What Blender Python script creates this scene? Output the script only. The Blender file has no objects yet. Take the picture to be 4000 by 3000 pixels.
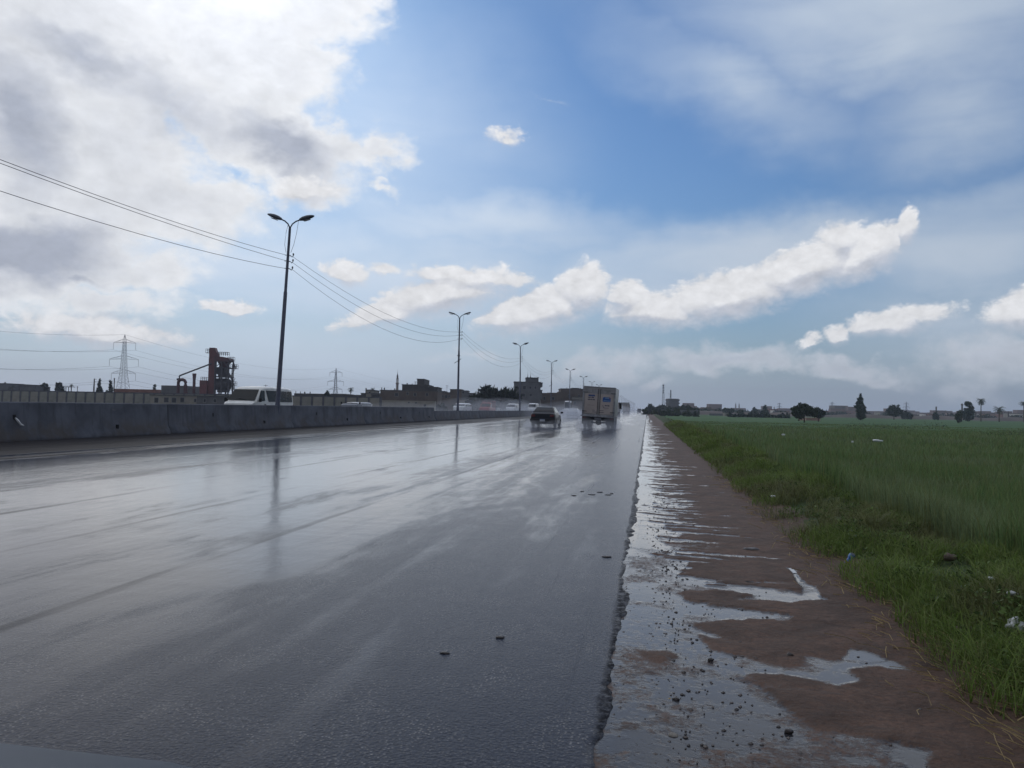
import bpy, bmesh, math, random
import numpy as np
from mathutils import Vector, Matrix, noise as mnoise

R = math.radians
PI = math.pi
rnd = random.Random(7)
rng = np.random.default_rng(11)
SC = bpy.context.scene
COL = SC.collection

# ------------------------------------------------------------------ camera
CAM_H = 1.30
F_PX = 3000.0                                   # focal length in pixels of a 4000 x 3000 frame
YAW, PITCH, ROLL = R(10.02), R(1.745), R(1.20)
cam_data = bpy.data.cameras.new('camera')
cam_data.sensor_width = 36.0
cam_data.lens = 36.0 * F_PX / 4000.0
cam_data.clip_start = 0.05
cam_data.clip_end = 20000.0
cam = bpy.data.objects.new('camera', cam_data)
COL.objects.link(cam)
CAM_ROT = Matrix.Rotation(YAW, 3, 'Z') @ Matrix.Rotation(R(90) + PITCH, 3, 'X') @ Matrix.Rotation(ROLL, 3, 'Z')
cam.matrix_world = Matrix.Translation((0, 0, CAM_H)) @ CAM_ROT.to_4x4()
SC.camera = cam


def ray(px, py):
    """World direction of a point of the photograph, camera depth 1."""
    return CAM_ROT @ Vector(((px - 2000.0) / F_PX, (1500.0 - py) / F_PX, -1.0))


def horizon_y(px):
    a, b = 0.0, 3000.0
    for _ in range(40):
        m = (a + b) / 2
        if ray(px, m).z > 0:
            a = m
        else:
            b = m
    return a


def ground(px, py, z=0.0):
    d = ray(px, py)
    t = (z - CAM_H) / d.z
    return Vector((d.x * t, d.y * t, z))


def spot(px, depth, z=0.0):
    """Ground place seen in column px of the photograph at that camera depth."""
    d = ray(px, horizon_y(px)) * depth
    return Vector((d.x, d.y, z))


def height(px, py, depth):
    return CAM_H + ray(px, py).z * depth


# ------------------------------------------------------------------ sky
SUN_EL, SUN_AZ = R(31.0), R(-31.0)              # azimuth clockwise from +Y
SC.view_settings.view_transform = 'Standard'
SC.view_settings.look = 'None'
SC.view_settings.exposure = 0.35
SC.view_settings.gamma = 1.0
SC.view_settings.use_curve_mapping = False

world = bpy.data.worlds.new('World')
SC.world = world
world.use_nodes = True
wt = world.node_tree
wt.nodes.clear()


class Net:
    def __init__(self, nt):
        self.nt = nt

    def put(self, sock, v):
        if v is None:
            return
        if isinstance(v, bpy.types.NodeSocket):
            self.nt.links.new(v, sock)
        elif sock.type == 'RGBA' and len(v) == 3:
            sock.default_value = (*v, 1.0)
        else:
            sock.default_value = v

    def node(self, kind, ins=None, **props):
        n = self.nt.nodes.new(kind)
        for k, v in props.items():
            setattr(n, k, v)
        for k, v in (ins or {}).items():
            self.put(n.inputs[k], v)
        return n

    def m(self, op, a, b=None, c=None, clamp=False):
        n = self.node('ShaderNodeMath', operation=op, use_clamp=clamp)
        for i, v in enumerate((a, b, c)):
            self.put(n.inputs[i], v)
        return n.outputs[0]

    def v(self, op, a, b=None, scale=None):
        n = self.node('ShaderNodeVectorMath', operation=op)
        self.put(n.inputs[0], a)
        self.put(n.inputs[1], b)
        if scale is not None:
            self.put(n.inputs['Scale'], scale)
        return n.outputs['Value'] if op in ('LENGTH', 'DOT_PRODUCT', 'DISTANCE') else n.outputs[0]

    def rng(self, x, a, b, c=0.0, d=1.0, kind='SMOOTHSTEP'):
        n = self.node('ShaderNodeMapRange', interpolation_type=kind)
        for i, q in enumerate((x, a, b, c, d)):
            self.put(n.inputs[i], q)
        return n.outputs[0]

    def mix(self, f, a, b, kind='MIX'):
        n = self.node('ShaderNodeMix', data_type='RGBA', blend_type=kind)
        self.put(n.inputs['Factor'], f)
        self.put(n.inputs[6], a)
        self.put(n.inputs[7], b)
        return n.outputs[2]

    def noise(self, vec, scale, detail=4.0, rough=0.55, dist=0.0, dims='3D', lac=2.0):
        n = self.node('ShaderNodeTexNoise', noise_dimensions=dims)
        self.put(n.inputs['Vector'], vec)
        self.put(n.inputs['Scale'], scale)
        self.put(n.inputs['Detail'], detail)
        self.put(n.inputs['Roughness'], rough)
        self.put(n.inputs['Lacunarity'], lac)
        self.put(n.inputs['Distortion'], dist)
        return n

    def map(self, vec, loc=(0, 0, 0), rot=(0, 0, 0), scale=(1, 1, 1), kind='POINT'):
        n = self.node('ShaderNodeMapping', vector_type=kind)
        self.put(n.inputs[0], vec)
        n.inputs['Location'].default_value = loc
        n.inputs['Rotation'].default_value = rot
        n.inputs['Scale'].default_value = scale
        return n.outputs[0]

    def ramp(self, f, stops, kind='LINEAR'):
        n = self.node('ShaderNodeValToRGB')
        n.color_ramp.interpolation = kind
        e = n.color_ramp.elements
        while len(e) < len(stops):
            e.new(0.5)
        for i, (p, c) in enumerate(stops):
            e[i].position = p
            e[i].color = (c, c, c, 1) if not isinstance(c, tuple) else (*c, 1)
        self.put(n.inputs[0], f)
        return n.outputs[0]


def build_sky():
    g = Net(wt)
    out = g.node('ShaderNodeOutputWorld')
    bg = g.node('ShaderNodeBackground')
    bg.inputs['Strength'].default_value = 0.1
    wt.links.new(bg.outputs[0], out.inputs[0])
    sky = g.node('ShaderNodeTexSky', sky_type='NISHITA', sun_disc=False, sun_elevation=SUN_EL,
                 sun_rotation=SUN_AZ, altitude=0.0, air_density=1.35, dust_density=0.6, ozone_density=3.0)
    d = g.node('ShaderNodeTexCoord').outputs['Generated']
    sep = g.node('ShaderNodeSeparateXYZ', {0: d})
    x, y, z = sep.outputs
    az = g.m('ARCTAN2', x, y)
    el = g.m('ARCSINE', z)
    p = g.node('ShaderNodeCombineXYZ', {0: az, 1: el}).outputs[0]
    dn = g.v('MULTIPLY', d, (1.0, 1.0, 1.5))

    def azel(px, py):
        q = ray(px, py).normalized()
        return math.atan2(q.x, q.y), math.asin(q.z)

    # cloud detail shared by every layer
    w1 = g.noise(dn, 7.0, 3.0, 0.55)
    w2 = g.noise(dn, 26.0, 4.0, 0.6)
    warp = g.v('ADD', g.v('SCALE', g.v('SUBTRACT', w1.outputs['Color'], (0.5, 0.5, 0.5)), scale=0.10),
               g.v('SCALE', g.v('SUBTRACT', w2.outputs['Color'], (0.5, 0.5, 0.5)), scale=0.045))
    pw = g.v('ADD', p, warp)
    wsmall = g.v('SCALE', g.v('SUBTRACT', w2.outputs['Color'], (0.5, 0.5, 0.5)), scale=0.022)
    ps = g.v('ADD', p, wsmall)
    f1 = g.noise(g.v('ADD', dn, g.v('SCALE', warp, scale=0.5)), 17.0, 8.0, 0.58).outputs[0]

    def field(coords, blobs, dy=0.0):
        acc = 0.0
        sx, sy, _ = g.node('ShaderNodeSeparateXYZ', {0: coords}).outputs
        for i, (px, py, hw, hh, rot, s) in enumerate(blobs):
            a, e = azel(px, py)
            a2, e2 = azel(px + hw, py)
            kx = abs(a2 - a) or 1e-3
            ky = abs(azel(px, py - hh)[1] - e) or 1e-3
            # rotation is given clockwise on the photograph
            # the running maximum rides in z (scaled away) so that the nodes are evaluated one after another
            c = g.node('ShaderNodeCombineXYZ', {0: sx, 1: sy, 2: acc}).outputs[0]
            q = g.map(c, (a, e + dy, 0), (0, 0, R(-rot)), (kx, ky, 1e5), 'TEXTURE')
            b = g.m('MULTIPLY_ADD', g.v('LENGTH', q), -s, s)
            acc = b if i == 0 else g.m('MAXIMUM', acc, b)
        return acc

    def puffs(vec, scale, detail):
        n = g.node('ShaderNodeTexVoronoi', feature='F1', normalize=True)
        g.put(n.inputs['Vector'], vec)
        n.inputs['Scale'].default_value = scale
        n.inputs['Detail'].default_value = detail
        n.inputs['Roughness'].default_value = 0.55
        n.inputs['Lacunarity'].default_value = 2.3
        return n.outputs['Distance']

    big = [  # px, py, half width, half height, tilt, weight
        (260, 160, 600, 460, 0, 1.0), (900, 180, 500, 380, 5, 1.0), (1200, -60, 330, 300, 20, 0.9),
        (1000, 520, 420, 230, 20, 1.0), (250, 620, 620, 380, 0, 1.0), (1385, 70, 130, 90, 28, 0.5),
        (130, 950, 470, 270, -8, 0.95), (640, 820, 420, 170, -4, 0.8), (1310, 585, 160, 105, 10, 0.6),
        (1505, 608, 118, 76, -10, 0.52), (1505, 712, 75, 22, -4, 0.36),
        (520, 1075, 280, 80, -6, 0.5), (380, 1180, 300, 60, -4, 0.42), (1230, 235, 190, 90, 10, 0.5),
        (-300, 300, 500, 900, 0, 1.0), (560, -420, 900, 320, 0, 1.0),
    ]
    dark = [
        (1090, 560, 330, 150, 20, 1.0), (60, 480, 260, 330, 0, 0.8), (120, 960, 420, 190, -6, 1.1), (330, 240, 330, 120, 10, 0.6),
        (650, 430, 350, 160, 20, 0.55), (700, -900, 2000, 760, 0, 1.8), (-400, 300, 380, 800, 0, 0.8), (300, 1090, 160, 35, 0, 0.7),  # the widest blob is added above the view to darken the road's reflections
    ]
    small = [
        (1345, 1070, 76, 44, 14, 0.42), (1526, 1054, 30, 10, 0, 0.12), (1980, 541, 15, 11, 0, 0.05),
        (1740, 1155, 240, 82, -14, 0.62), (1830, 1085, 200, 40, 3, 0.42), (1500, 1235, 160, 45, -16, 0.45),
        (2100, 1225, 235, 80, -12, 0.62), (2275, 1150, 95, 105, 20, 0.6), (1990, 1250, 120, 48, -10, 0.42),
        (2560, 1215, 230, 72, 3, 0.6), (2440, 1165, 80, 54, 0, 0.46), (2850, 1165, 320, 92, -8, 0.7), (3150, 1055, 290, 90, -18, 0.7),
        (3380, 1000, 190, 90, -28, 0.62), (3540, 900, 46, 72, 12, 0.5), (3290, 950, 100, 72, -10, 0.5),
        (3500, 1258, 180, 42, -8, 0.36), (3275, 1310, 36, 28, -20, 0.26), (3175, 1333, 36, 20, -8, 0.22),
        (4000, 1215, 165, 75, -16, 0.5), (360, 1300, 250, 55, 2, 0.4), (880, 1205, 90, 22, -3, 0.3), (1190, 755, 95, 55, -12, 0.42),
    ]
    low = [
        (2830, 1385, 470, 70, 3, 0.5), (3330, 1440, 400, 50, 6, 0.42), (2400, 1410, 300, 60, -8, 0.36), (3850, 1400, 400, 130, 0, 0.4),
        (380, 1260, 380, 75, 0, 0.42), (2545, 1482, 90, 26, -22, 0.25), (2190, 388, 80, 16, 8, 0.2), (1900, 1380, 200, 30, 0, 0.2),
    ]
    veil = [
        (3500, 60, 1250, 420, 12, 1.0), (3500, -600, 1500, 500, 0, 0.3), (2900, 330, 620, 200, 24, 0.6), (3750, 420, 520, 280, 0, 0.6),
        (3000, 1000, 1700, 210, -6, 1.25), (3800, 980, 800, 260, 0, 1.0), (1850, 880, 900, 160, 6, 0.9),
        (900, 1000, 1100, 330, 0, 1.0), (1300, 1400, 1200, 260, 0, 0.8), (3750, 1250, 700, 240, 0, 0.6), (1500, 620, 600, 520, 0, 0.5), (1500, 1080, 1100, 300, 0, 0.9),
    ]
    fm = g.m('SUBTRACT', f1, 0.5)
    dw = g.v('ADD', dn, g.v('SCALE', warp, scale=0.35))
    pf = puffs(dw, 34.0, 3.0)
    bump = g.m('SUBTRACT', 0.40, pf)
    fine = g.m('SUBTRACT', 0.40, puffs(dw, 58.0, 2.0))
    n_big = g.m('MULTIPLY_ADD', fm, 0.55, g.m('MULTIPLY_ADD', bump, 0.5, g.m('ADD', field(pw, big), 0.12)))
    fs = field(ps, small)
    n_small = g.m('MULTIPLY_ADD', fm, 0.55, g.m('MULTIPLY_ADD', bump, 0.55, g.m('MULTIPLY_ADD', fine, 0.45, g.m('ADD', fs, 0.115))))
    lift = g.rng(g.m('SUBTRACT', fs, field(ps, small, -0.012)), -0.16, 0.16, 0.0, 1.0)
    n_low = g.m('MULTIPLY_ADD', fm, 0.5, g.m('MULTIPLY_ADD', bump, 0.35, field(pw, low)))
    murk = g.m('MAXIMUM', field(pw, dark), 0.0)
    # scattered cumulus outside the picture, unseen; darkened behind the camera to dim surfaces that face it
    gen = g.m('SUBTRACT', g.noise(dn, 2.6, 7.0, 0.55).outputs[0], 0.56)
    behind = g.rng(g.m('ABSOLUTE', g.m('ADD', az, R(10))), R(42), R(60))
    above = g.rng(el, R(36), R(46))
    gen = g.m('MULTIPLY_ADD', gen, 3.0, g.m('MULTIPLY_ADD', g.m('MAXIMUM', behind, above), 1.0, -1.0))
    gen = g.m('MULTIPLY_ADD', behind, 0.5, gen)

    # fluting: the side of each puff that faces the sun is brighter
    toward = (0.012 * math.sin(SUN_AZ), 0.012 * math.cos(SUN_AZ), 0.030)
    pf2 = puffs(g.v('ADD', dw, toward), 34.0, 2.0)
    slope = g.m('SUBTRACT', pf2, pf)

    sdir = (math.cos(SUN_EL) * math.sin(SUN_AZ), math.cos(SUN_EL) * math.cos(SUN_AZ), math.sin(SUN_EL))
    cs = g.m('MAXIMUM', g.v('DOT_PRODUCT', d, sdir), 0.0)
    glow = g.m('POWER', cs, 110.0)
    glow2 = g.m('POWER', cs, 8.0)

    # clear sky, paler toward the ground
    sk = g.v('MULTIPLY', sky.outputs[0], (0.262, 0.405, 0.595))
    hz = g.m('POWER', 2.718, g.m('MULTIPLY', g.m('MAXIMUM', el, 0.0), -9.0))
    side = g.rng(az, R(-45), R(28))
    hcol = g.mix(side, (4.1, 4.5, 5.4), (2.15, 2.6, 3.45))
    sk = g.mix(hz, sk, hcol)
    # high veil
    vs = g.noise(g.map(p, rot=(0, 0, R(-12)), scale=(2.0, 9.0, 1)), 2.0, 4.0, 0.5, 0.6).outputs[0]
    fv = field(g.v('ADD', p, g.v('SCALE', warp, scale=0.8)), veil)
    va = g.m('MULTIPLY', g.rng(fv, -0.35, 0.9), g.rng(vs, 0.25, 0.7, 0.66, 1.0), clamp=True)
    sk = g.mix(va, sk, g.v('SCALE', (3.95, 4.6, 5.5), scale=g.m('MULTIPLY_ADD', glow2, 0.6, 0.95)))

    def layer(base, dens, edge, t, bright, grey, amt=1.0, shade=1.0, extra=1.0):
        a = g.m('MULTIPLY', g.rng(dens, 0.0, edge), amt)
        c = g.mix(t, bright, grey)
        k = g.m('MULTIPLY', g.m('MULTIPLY_ADD', slope, shade, 1.0), extra)
        k = g.m('MULTIPLY', k, g.m('MULTIPLY_ADD', glow2, 0.04, g.m('MULTIPLY_ADD', glow, 0.5, 0.93)))
        return g.mix(a, base, g.v('SCALE', c, scale=k))
    sk = layer(sk, n_low, 0.40, g.rng(n_low, 0.1, 0.6), (5.6, 5.8, 6.3), (4.4, 4.7, 5.4), 0.75, 0.4)
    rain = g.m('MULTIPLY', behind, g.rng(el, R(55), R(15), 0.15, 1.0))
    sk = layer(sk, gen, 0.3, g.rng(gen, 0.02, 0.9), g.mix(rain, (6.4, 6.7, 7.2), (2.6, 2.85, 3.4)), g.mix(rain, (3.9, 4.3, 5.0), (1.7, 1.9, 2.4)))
    tb = g.m('MULTIPLY_ADD', g.rng(n_big, 0.05, 0.8), 0.30, g.m('MULTIPLY', murk, 1.1), clamp=True)
    tb = g.m('MULTIPLY_ADD', g.m('SUBTRACT', w1.outputs[0], 0.5), 0.5, tb, clamp=True)
    sk = layer(sk, n_big, 0.42, tb, (7.2, 7.35, 7.6), (3.5, 3.8, 4.55), 1.0, 0.3)
    ts = g.m('MULTIPLY_ADD', lift, -0.85, 0.85)
    sk = layer(sk, n_small, g.rng(lift, 0.0, 1.0, 0.66, 0.24), ts, (6.5, 6.55, 6.75), (4.1, 4.35, 5.0), 1.0, 0.4, g.m('MULTIPLY_ADD', fine, 0.35, 1.0))
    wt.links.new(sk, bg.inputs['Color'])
    world.cycles.sampling_method = 'MANUAL'
    world.cycles.sample_map_resolution = 512


build_sky()

sun_data = bpy.data.lights.new('sun', 'SUN')
sun_data.energy = 0.75
sun_data.angle = R(100.0)                       # behind the big cloud
sun_data.color = (1.0, 0.97, 0.93)
sun = bpy.data.objects.new('sun', sun_data)
COL.objects.link(sun)
sun.rotation_euler = Vector((math.cos(SUN_EL) * math.sin(SUN_AZ), math.cos(SUN_EL) * math.cos(SUN_AZ),
                             math.sin(SUN_EL))).to_track_quat('Z', 'Y').to_euler()
SC.cycles.max_bounces = 6
SC.cycles.volume_bounces = 1
SC.cycles.use_denoising = True

# ------------------------------------------------------------------ helpers
def vnoise(x, y, seed=0):
    """Smooth value noise, numpy."""
    xi, yi = np.floor(x).astype(np.int64), np.floor(y).astype(np.int64)
    fx, fy = x - xi, y - yi
    fx, fy = fx * fx * (3 - 2 * fx), fy * fy * (3 - 2 * fy)

    def h(a, b):
        n = (a * 374761393 + b * 668265263 + seed * 974634777) & 0x7fffffff
        n = ((n ^ (n >> 13)) * 1274126177) & 0x7fffffff
        return ((n ^ (n >> 16)) & 0xffff) / 65535.0
    a, b, c, d = h(xi, yi), h(xi + 1, yi), h(xi, yi + 1), h(xi + 1, yi + 1)
    return (a * (1 - fx) + b * fx) * (1 - fy) + (c * (1 - fx) + d * fx) * fy


def fbm(x, y, oct=4, seed=0, gain=0.5):
    s, amp, tot = 0.0, 1.0, 0.0
    for i in range(oct):
        s = s + amp * vnoise(x * 2 ** i + 17.3 * i, y * 2 ** i - 9.1 * i, seed + i)
        tot += amp
        amp *= gain
    return s / tot


def sstep(x, a, b):
    t = np.clip((x - a) / (b - a), 0, 1)
    return t * t * (3 - 2 * t)


MATS = {}


def mat(name, col, rough=0.7, metal=0.0, var=0.25, vscale=3.0, bump=0.0, bscale=20.0, spec=0.5, alpha=None, col2=None, coords='Object'):
    """Principled material with a little noise in its colour and relief."""
    if name in MATS:
        return MATS[name]
    m = bpy.data.materials.new(name)
    m.use_nodes = True
    g = Net(m.node_tree)
    b = m.node_tree.nodes['Principled BSDF']
    b.inputs['Roughness'].default_value = rough
    b.inputs['Metallic'].default_value = metal
    b.inputs['Specular IOR Level'].default_value = spec
    co = g.node('ShaderNodeTexCoord').outputs[coords]
    n = g.noise(co, vscale, 5.0, 0.6)
    f = g.rng(n.outputs[0], 0.3, 0.7)
    lo = tuple(c * (1 - var) for c in col)
    hi = col2 or tuple(min(1, c * (1 + var)) for c in col)
    c = g.mix(f, lo, hi)
    m.node_tree.links.new(c, b.inputs['Base Color'])
    if bump:
        bn = g.node('ShaderNodeBump', {'Strength': bump, 'Distance': 0.02, 'Height': g.noise(co, bscale, 4.0).outputs[0]})
        m.node_tree.links.new(bn.outputs[0], b.inputs['Normal'])
    MATS[name] = m
    return m


def new_mat(name):
    m = bpy.data.materials.new(name)
    m.use_nodes = True
    return m, Net(m.node_tree), m.node_tree.nodes['Principled BSDF']


def np_mesh(name, verts, faces3=None, faces4=None, colors=None, attr=None, smooth=False):
    """Fast mesh from numpy arrays."""
    me = bpy.data.meshes.new(name)
    f3 = np.asarray(faces3, dtype=np.int32).reshape(-1, 3) if faces3 is not None else np.zeros((0, 3), np.int32)
    f4 = np.asarray(faces4, dtype=np.int32).reshape(-1, 4) if faces4 is not None else np.zeros((0, 4), np.int32)
    me.vertices.add(len(verts))
    me.vertices.foreach_set('co', np.asarray(verts, dtype=np.float32).ravel())
    me.loops.add(f3.size + f4.size)
    me.loops.foreach_set('vertex_index', np.concatenate([f4.ravel(), f3.ravel()]))
    me.polygons.add(len(f3) + len(f4))
    starts = np.concatenate([np.arange(len(f4)) * 4, len(f4) * 4 + np.arange(len(f3)) * 3]).astype(np.int32)
    me.polygons.foreach_set('loop_start', starts)
    me.update(calc_edges=True)
    if smooth:
        me.polygons.foreach_set('use_smooth', np.ones(len(me.polygons), dtype=bool))
    if colors is not None:
        a = me.color_attributes.new('tint', 'FLOAT_COLOR', 'POINT')
        a.data.foreach_set('color', np.asarray(colors, dtype=np.float32).ravel())
    for k, val in (attr or {}).items():
        a = me.attributes.new(k, 'FLOAT', 'POINT')
        a.data.foreach_set('value', np.asarray(val, dtype=np.float32).ravel())
    me.validate()
    return me


def link(name, me, material=None, parent=None, loc=None, label=None, category=None, group=None, kind=None):
    o = bpy.data.objects.new(name, me)
    COL.objects.link(o)
    if material is not None and me is not None and not me.materials:
        me.materials.append(material)
    if parent is not None:
        o.parent = parent
    if loc is not None:
        o.location = loc
    for k, v in (('label', label), ('category', category), ('group', group), ('kind', kind)):
        if v:
            o[k] = v
    return o


def grid_faces(nu, nv):
    i = np.arange(nu * nv).reshape(nv, nu)
    return np.stack([i[:-1, :-1], i[:-1, 1:], i[1:, 1:], i[1:, :-1]], -1).reshape(-1, 4)


# ------------------------------------------------------------------ setting: land, road, shoulder, field
ROAD_R, ROAD_L = -0.14, -18.2
SHOULDER_R = 1.58


def geo_y(a, b, k):
    n = int(math.log(b / a) / k)
    return a * np.exp(np.linspace(0, math.log(b / a), n))


def build_ground():
    m, g, b = new_mat('wet_earth')
    pos = g.node('ShaderNodeNewGeometry').outputs['Position']
    n = g.noise(pos, 0.02, 6.0).outputs[0]
    c = g.ramp(n, [(0.3, (0.05, 0.055, 0.03)), (0.55, (0.075, 0.065, 0.045)), (0.75, (0.04, 0.06, 0.028))])
    m.node_tree.links.new(c, b.inputs['Base Color'])
    b.inputs['Roughness'].default_value = 0.85
    S = 9000.0
    xs = np.array([-S, -1500, -300, -18.9, 3.2, 300, 1500, S])
    ys = np.array([-400, 0, 300, 1500, 4000, 15000])
    X, Y = np.meshgrid(xs, ys)
    Z = np.where(X > 0, -0.60, -0.12)
    Z[(X > -19) & (X < 3.5)] = -0.60
    link('ground', np_mesh('ground', np.stack([X, Y, Z], -1).reshape(-1, 3), faces4=grid_faces(len(xs), len(ys))), m, kind='structure')


def build_road():
    m, g, b = new_mat('wet_asphalt')
    L = m.node_tree.links
    pos = g.node('ShaderNodeNewGeometry').outputs['Position']
    x, y, _ = g.node('ShaderNodeSeparateXYZ', {0: pos}).outputs
    # the water film: long bands that wander along the road, broken by patches
    band = g.noise(g.map(pos, scale=(0.75, 0.035, 1)), 1.0, 3.0, 0.5, 0.3).outputs[0]
    patch = g.noise(g.map(pos, scale=(0.9, 0.28, 1)), 1.0, 5.0, 0.6, 0.8).outputs[0]
    ragged = g.noise(g.map(pos, scale=(6.0, 1.6, 1)), 1.0, 4.0, 0.6).outputs[0]
    near = g.rng(y, 3.0, 14.0)                      # the crown of the road dries first beside the edge
    film = g.m('ADD', g.m('MULTIPLY', band, 0.9), g.m('MULTIPLY', patch, 0.75))
    film = g.m('MULTIPLY_ADD', ragged, 0.34, film)
    edge_dry = g.rng(x, -3.2, -0.6, 0.0, 0.16)
    film = g.m('SUBTRACT', film, edge_dry)
    streak = g.noise(g.map(pos, scale=(3.2, 0.09, 1)), 1.0, 4.0, 0.6, 0.3).outputs[0]
    film = g.m('MULTIPLY_ADD', g.m('SUBTRACT', streak, 0.5), 0.42, film)
    film = g.m('ADD', film, g.m('SUBTRACT', g.rng(g.m('MULTIPLY_ADD', ragged, 0.8, x), -4.2, -1.6, 0.16, -0.06), g.rng(y, 9.0, 3.0, 0.0, 0.06)))
    f = g.rng(film, 0.82, 1.20)
    # dragged lines and paving joints
    fine = g.noise(g.map(pos, scale=(7.0, 0.05, 1)), 1.0, 3.0, 0.6).outputs[0]
    lines = g.rng(fine, 0.60, 0.72)
    joint = None
    for xj, w in ((-3.55, 0.05), (-5.3, 0.035), (-7.05, 0.06), (-8.9, 0.04), (-10.5, 0.05)):
        q = g.m('ABSOLUTE', g.m('ADD', x, g.m('MULTIPLY_ADD', patch, 0.12, -xj - 0.06)))
        j = g.rng(q, w * 0.4, w * 1.6, 1.0, 0.0)
        joint = j if joint is None else g.m('MAXIMUM', joint, j)
    joint = g.m('MULTIPLY', joint, g.rng(g.noise(g.map(pos, scale=(3.0, 0.22, 1)), 1.0, 4.0, 0.65).outputs[0], 0.36, 0.62, 0.0, 0.75))
    # silt toward the median barrier
    silt_n = g.noise(g.map(pos, scale=(2.2, 0.045, 1)), 1.0, 6.0, 0.62, 0.2).outputs[0]
    silt = g.rng(g.m('MULTIPLY_ADD', silt_n, 9.0, x), -9.6, -8.6, 1.0, 0.0)
    silt = g.m('MAXIMUM', silt, g.rng(g.m('MULTIPLY_ADD', silt_n, 2.5, x), -13.6, -12.8, 1.0, 0.0))
    # worn right edge
    grain0 = g.noise(pos, 22.0, 4.0, 0.7).outputs[0]
    rim = g.m('MULTIPLY', g.rng(g.m('MULTIPLY_ADD', ragged, 0.10, x), -0.155, -0.115), g.rng(grain0, 0.38, 0.58, 0.15, 0.95))
    vor = g.node('ShaderNodeTexVoronoi', {'Vector': pos, 'Scale': 70.0}, feature='F1')
    stone_c = g.node('ShaderNodeSeparateXYZ', {0: vor.outputs['Color']}).outputs[0]
    grain = g.noise(pos, 55.0, 4.0, 0.7).outputs[0]
    stone = g.m('MULTIPLY', g.rng(vor.outputs['Distance'], 0.15, 0.50, 1.0, 0.0), g.rng(stone_c, 0.35, 0.8))
    stone = g.m('MULTIPLY', stone, g.m('MULTIPLY', g.rng(f, 0.2, 0.9, 1.0, 0.3), g.rng(g.noise(pos, 2.2, 4.0, 0.6).outputs[0], 0.38, 0.66, 0.12, 1.0)))
    base = g.mix(g.rng(grain, 0.3, 0.7), (0.016, 0.020, 0.031), (0.042, 0.050, 0.072))
    base = g.mix(g.m('MULTIPLY', stone, 0.9), base, g.mix(stone_c, (0.30, 0.25, 0.17), (0.20, 0.20, 0.21)))
    base = g.mix(g.m('MULTIPLY', joint, 0.6), base, (0.012, 0.012, 0.014))
    base = g.mix(silt, base, g.mix(grain, (0.024, 0.023, 0.025), (0.050, 0.046, 0.046)))
    base = g.mix(rim, base, (0.018, 0.018, 0.021))
    L.new(base, b.inputs['Base Color'])
    r = g.m('MULTIPLY_ADD', f, -0.14, 0.24)
    r = g.m('MULTIPLY_ADD', lines, 0.07, r)
    r = g.m('MULTIPLY_ADD', joint, 0.15, r)
    r = g.m('MULTIPLY_ADD', silt, 0.30, r)
    r = g.m('MULTIPLY_ADD', rim, 0.3, r)
    L.new(r, b.inputs['Roughness'])
    b.inputs['IOR'].default_value = 1.33
    sp = g.m('MULTIPLY_ADD', f, 0.05, 0.095)
    sp = g.m('MULTIPLY', sp, g.m('MULTIPLY_ADD', silt, -0.93, 1.0))
    sp = g.m('MULTIPLY', sp, g.m('MULTIPLY_ADD', joint, -0.6, 1.0))
    L.new(g.m('MULTIPLY', sp, g.m('MULTIPLY_ADD', rim, -0.8, 1.0)), b.inputs['Specular IOR Level'])
    hgt = g.m('MULTIPLY_ADD', vor.outputs['Distance'], -0.6, g.m('MULTIPLY', grain, 0.9))
    amt = g.rng(f, 0.0, 1.0, 0.34, 0.06)
    amt = g.m('MULTIPLY', amt, g.rng(y, 3.0, 45.0, 1.0, 0.18))     # finer than a pixel far off
    b1 = g.node('ShaderNodeBump', {'Strength': amt, 'Distance': 0.008, 'Height': hgt})
    und = g.noise(g.map(pos, scale=(2.5, 1.0, 1)), 3.0, 3.0, 0.5).outputs[0]
    b2 = g.node('ShaderNodeBump', {'Strength': 0.05, 'Distance': 0.05, 'Height': und, 'Normal': b1.outputs[0]})
    L.new(b2.outputs[0], b.inputs['Normal'])
    ys = np.concatenate([[-60, -20, -5, 0], geo_y(0.6, 80, 0.006), np.array([120, 200, 400, 900, 2500, 6000])])
    rr = ROAD_R + (0.10 * (fbm(ys * 1.3, ys * 0, 3, 5) - 0.5) + 0.07 * (fbm(ys * 7.0, ys * 0 + 4, 3, 6) - 0.5)) * (ys < 90)
    xs = np.stack([np.full_like(ys, ROAD_L - 0.4), np.full_like(ys, -9.0), rr - 0.05, rr, rr + 0.02], 1)
    zs = np.stack([ys * 0, ys * 0, ys * 0, ys * 0 - 0.002, ys * 0 - 0.03], 1)
    V = np.stack([xs, np.repeat(ys[:, None], 5, 1), zs], -1).reshape(-1, 3)
    link('road', np_mesh('road', V, faces4=grid_faces(5, len(ys))), m, kind='structure')
    # carriageway beyond the barrier, and the dirt strip along it
    V = [(-34.5, -60, 0.22), (-18.7, -60, 0.22), (-18.7, 6000, 0.22), (-34.5, 6000, 0.22)]
    link('opposite_road', np_mesh('opposite_road', V, faces4=[(0, 1, 2, 3)]), mat('wet_asphalt_far', (0.045, 0.046, 0.05), 0.22, vscale=0.4), kind='structure')


def in_poly(X, Y, poly):
    ins = np.zeros(X.shape, bool)
    n = len(poly)
    for i in range(n):
        x1, y1 = poly[i]
        x2, y2 = poly[(i + 1) % n]
        c = ((y1 > Y) != (y2 > Y)) & (X < (x2 - x1) * (Y - y1) / (y2 - y1 + 1e-12) + x1)
        ins ^= c
    return ins


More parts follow.
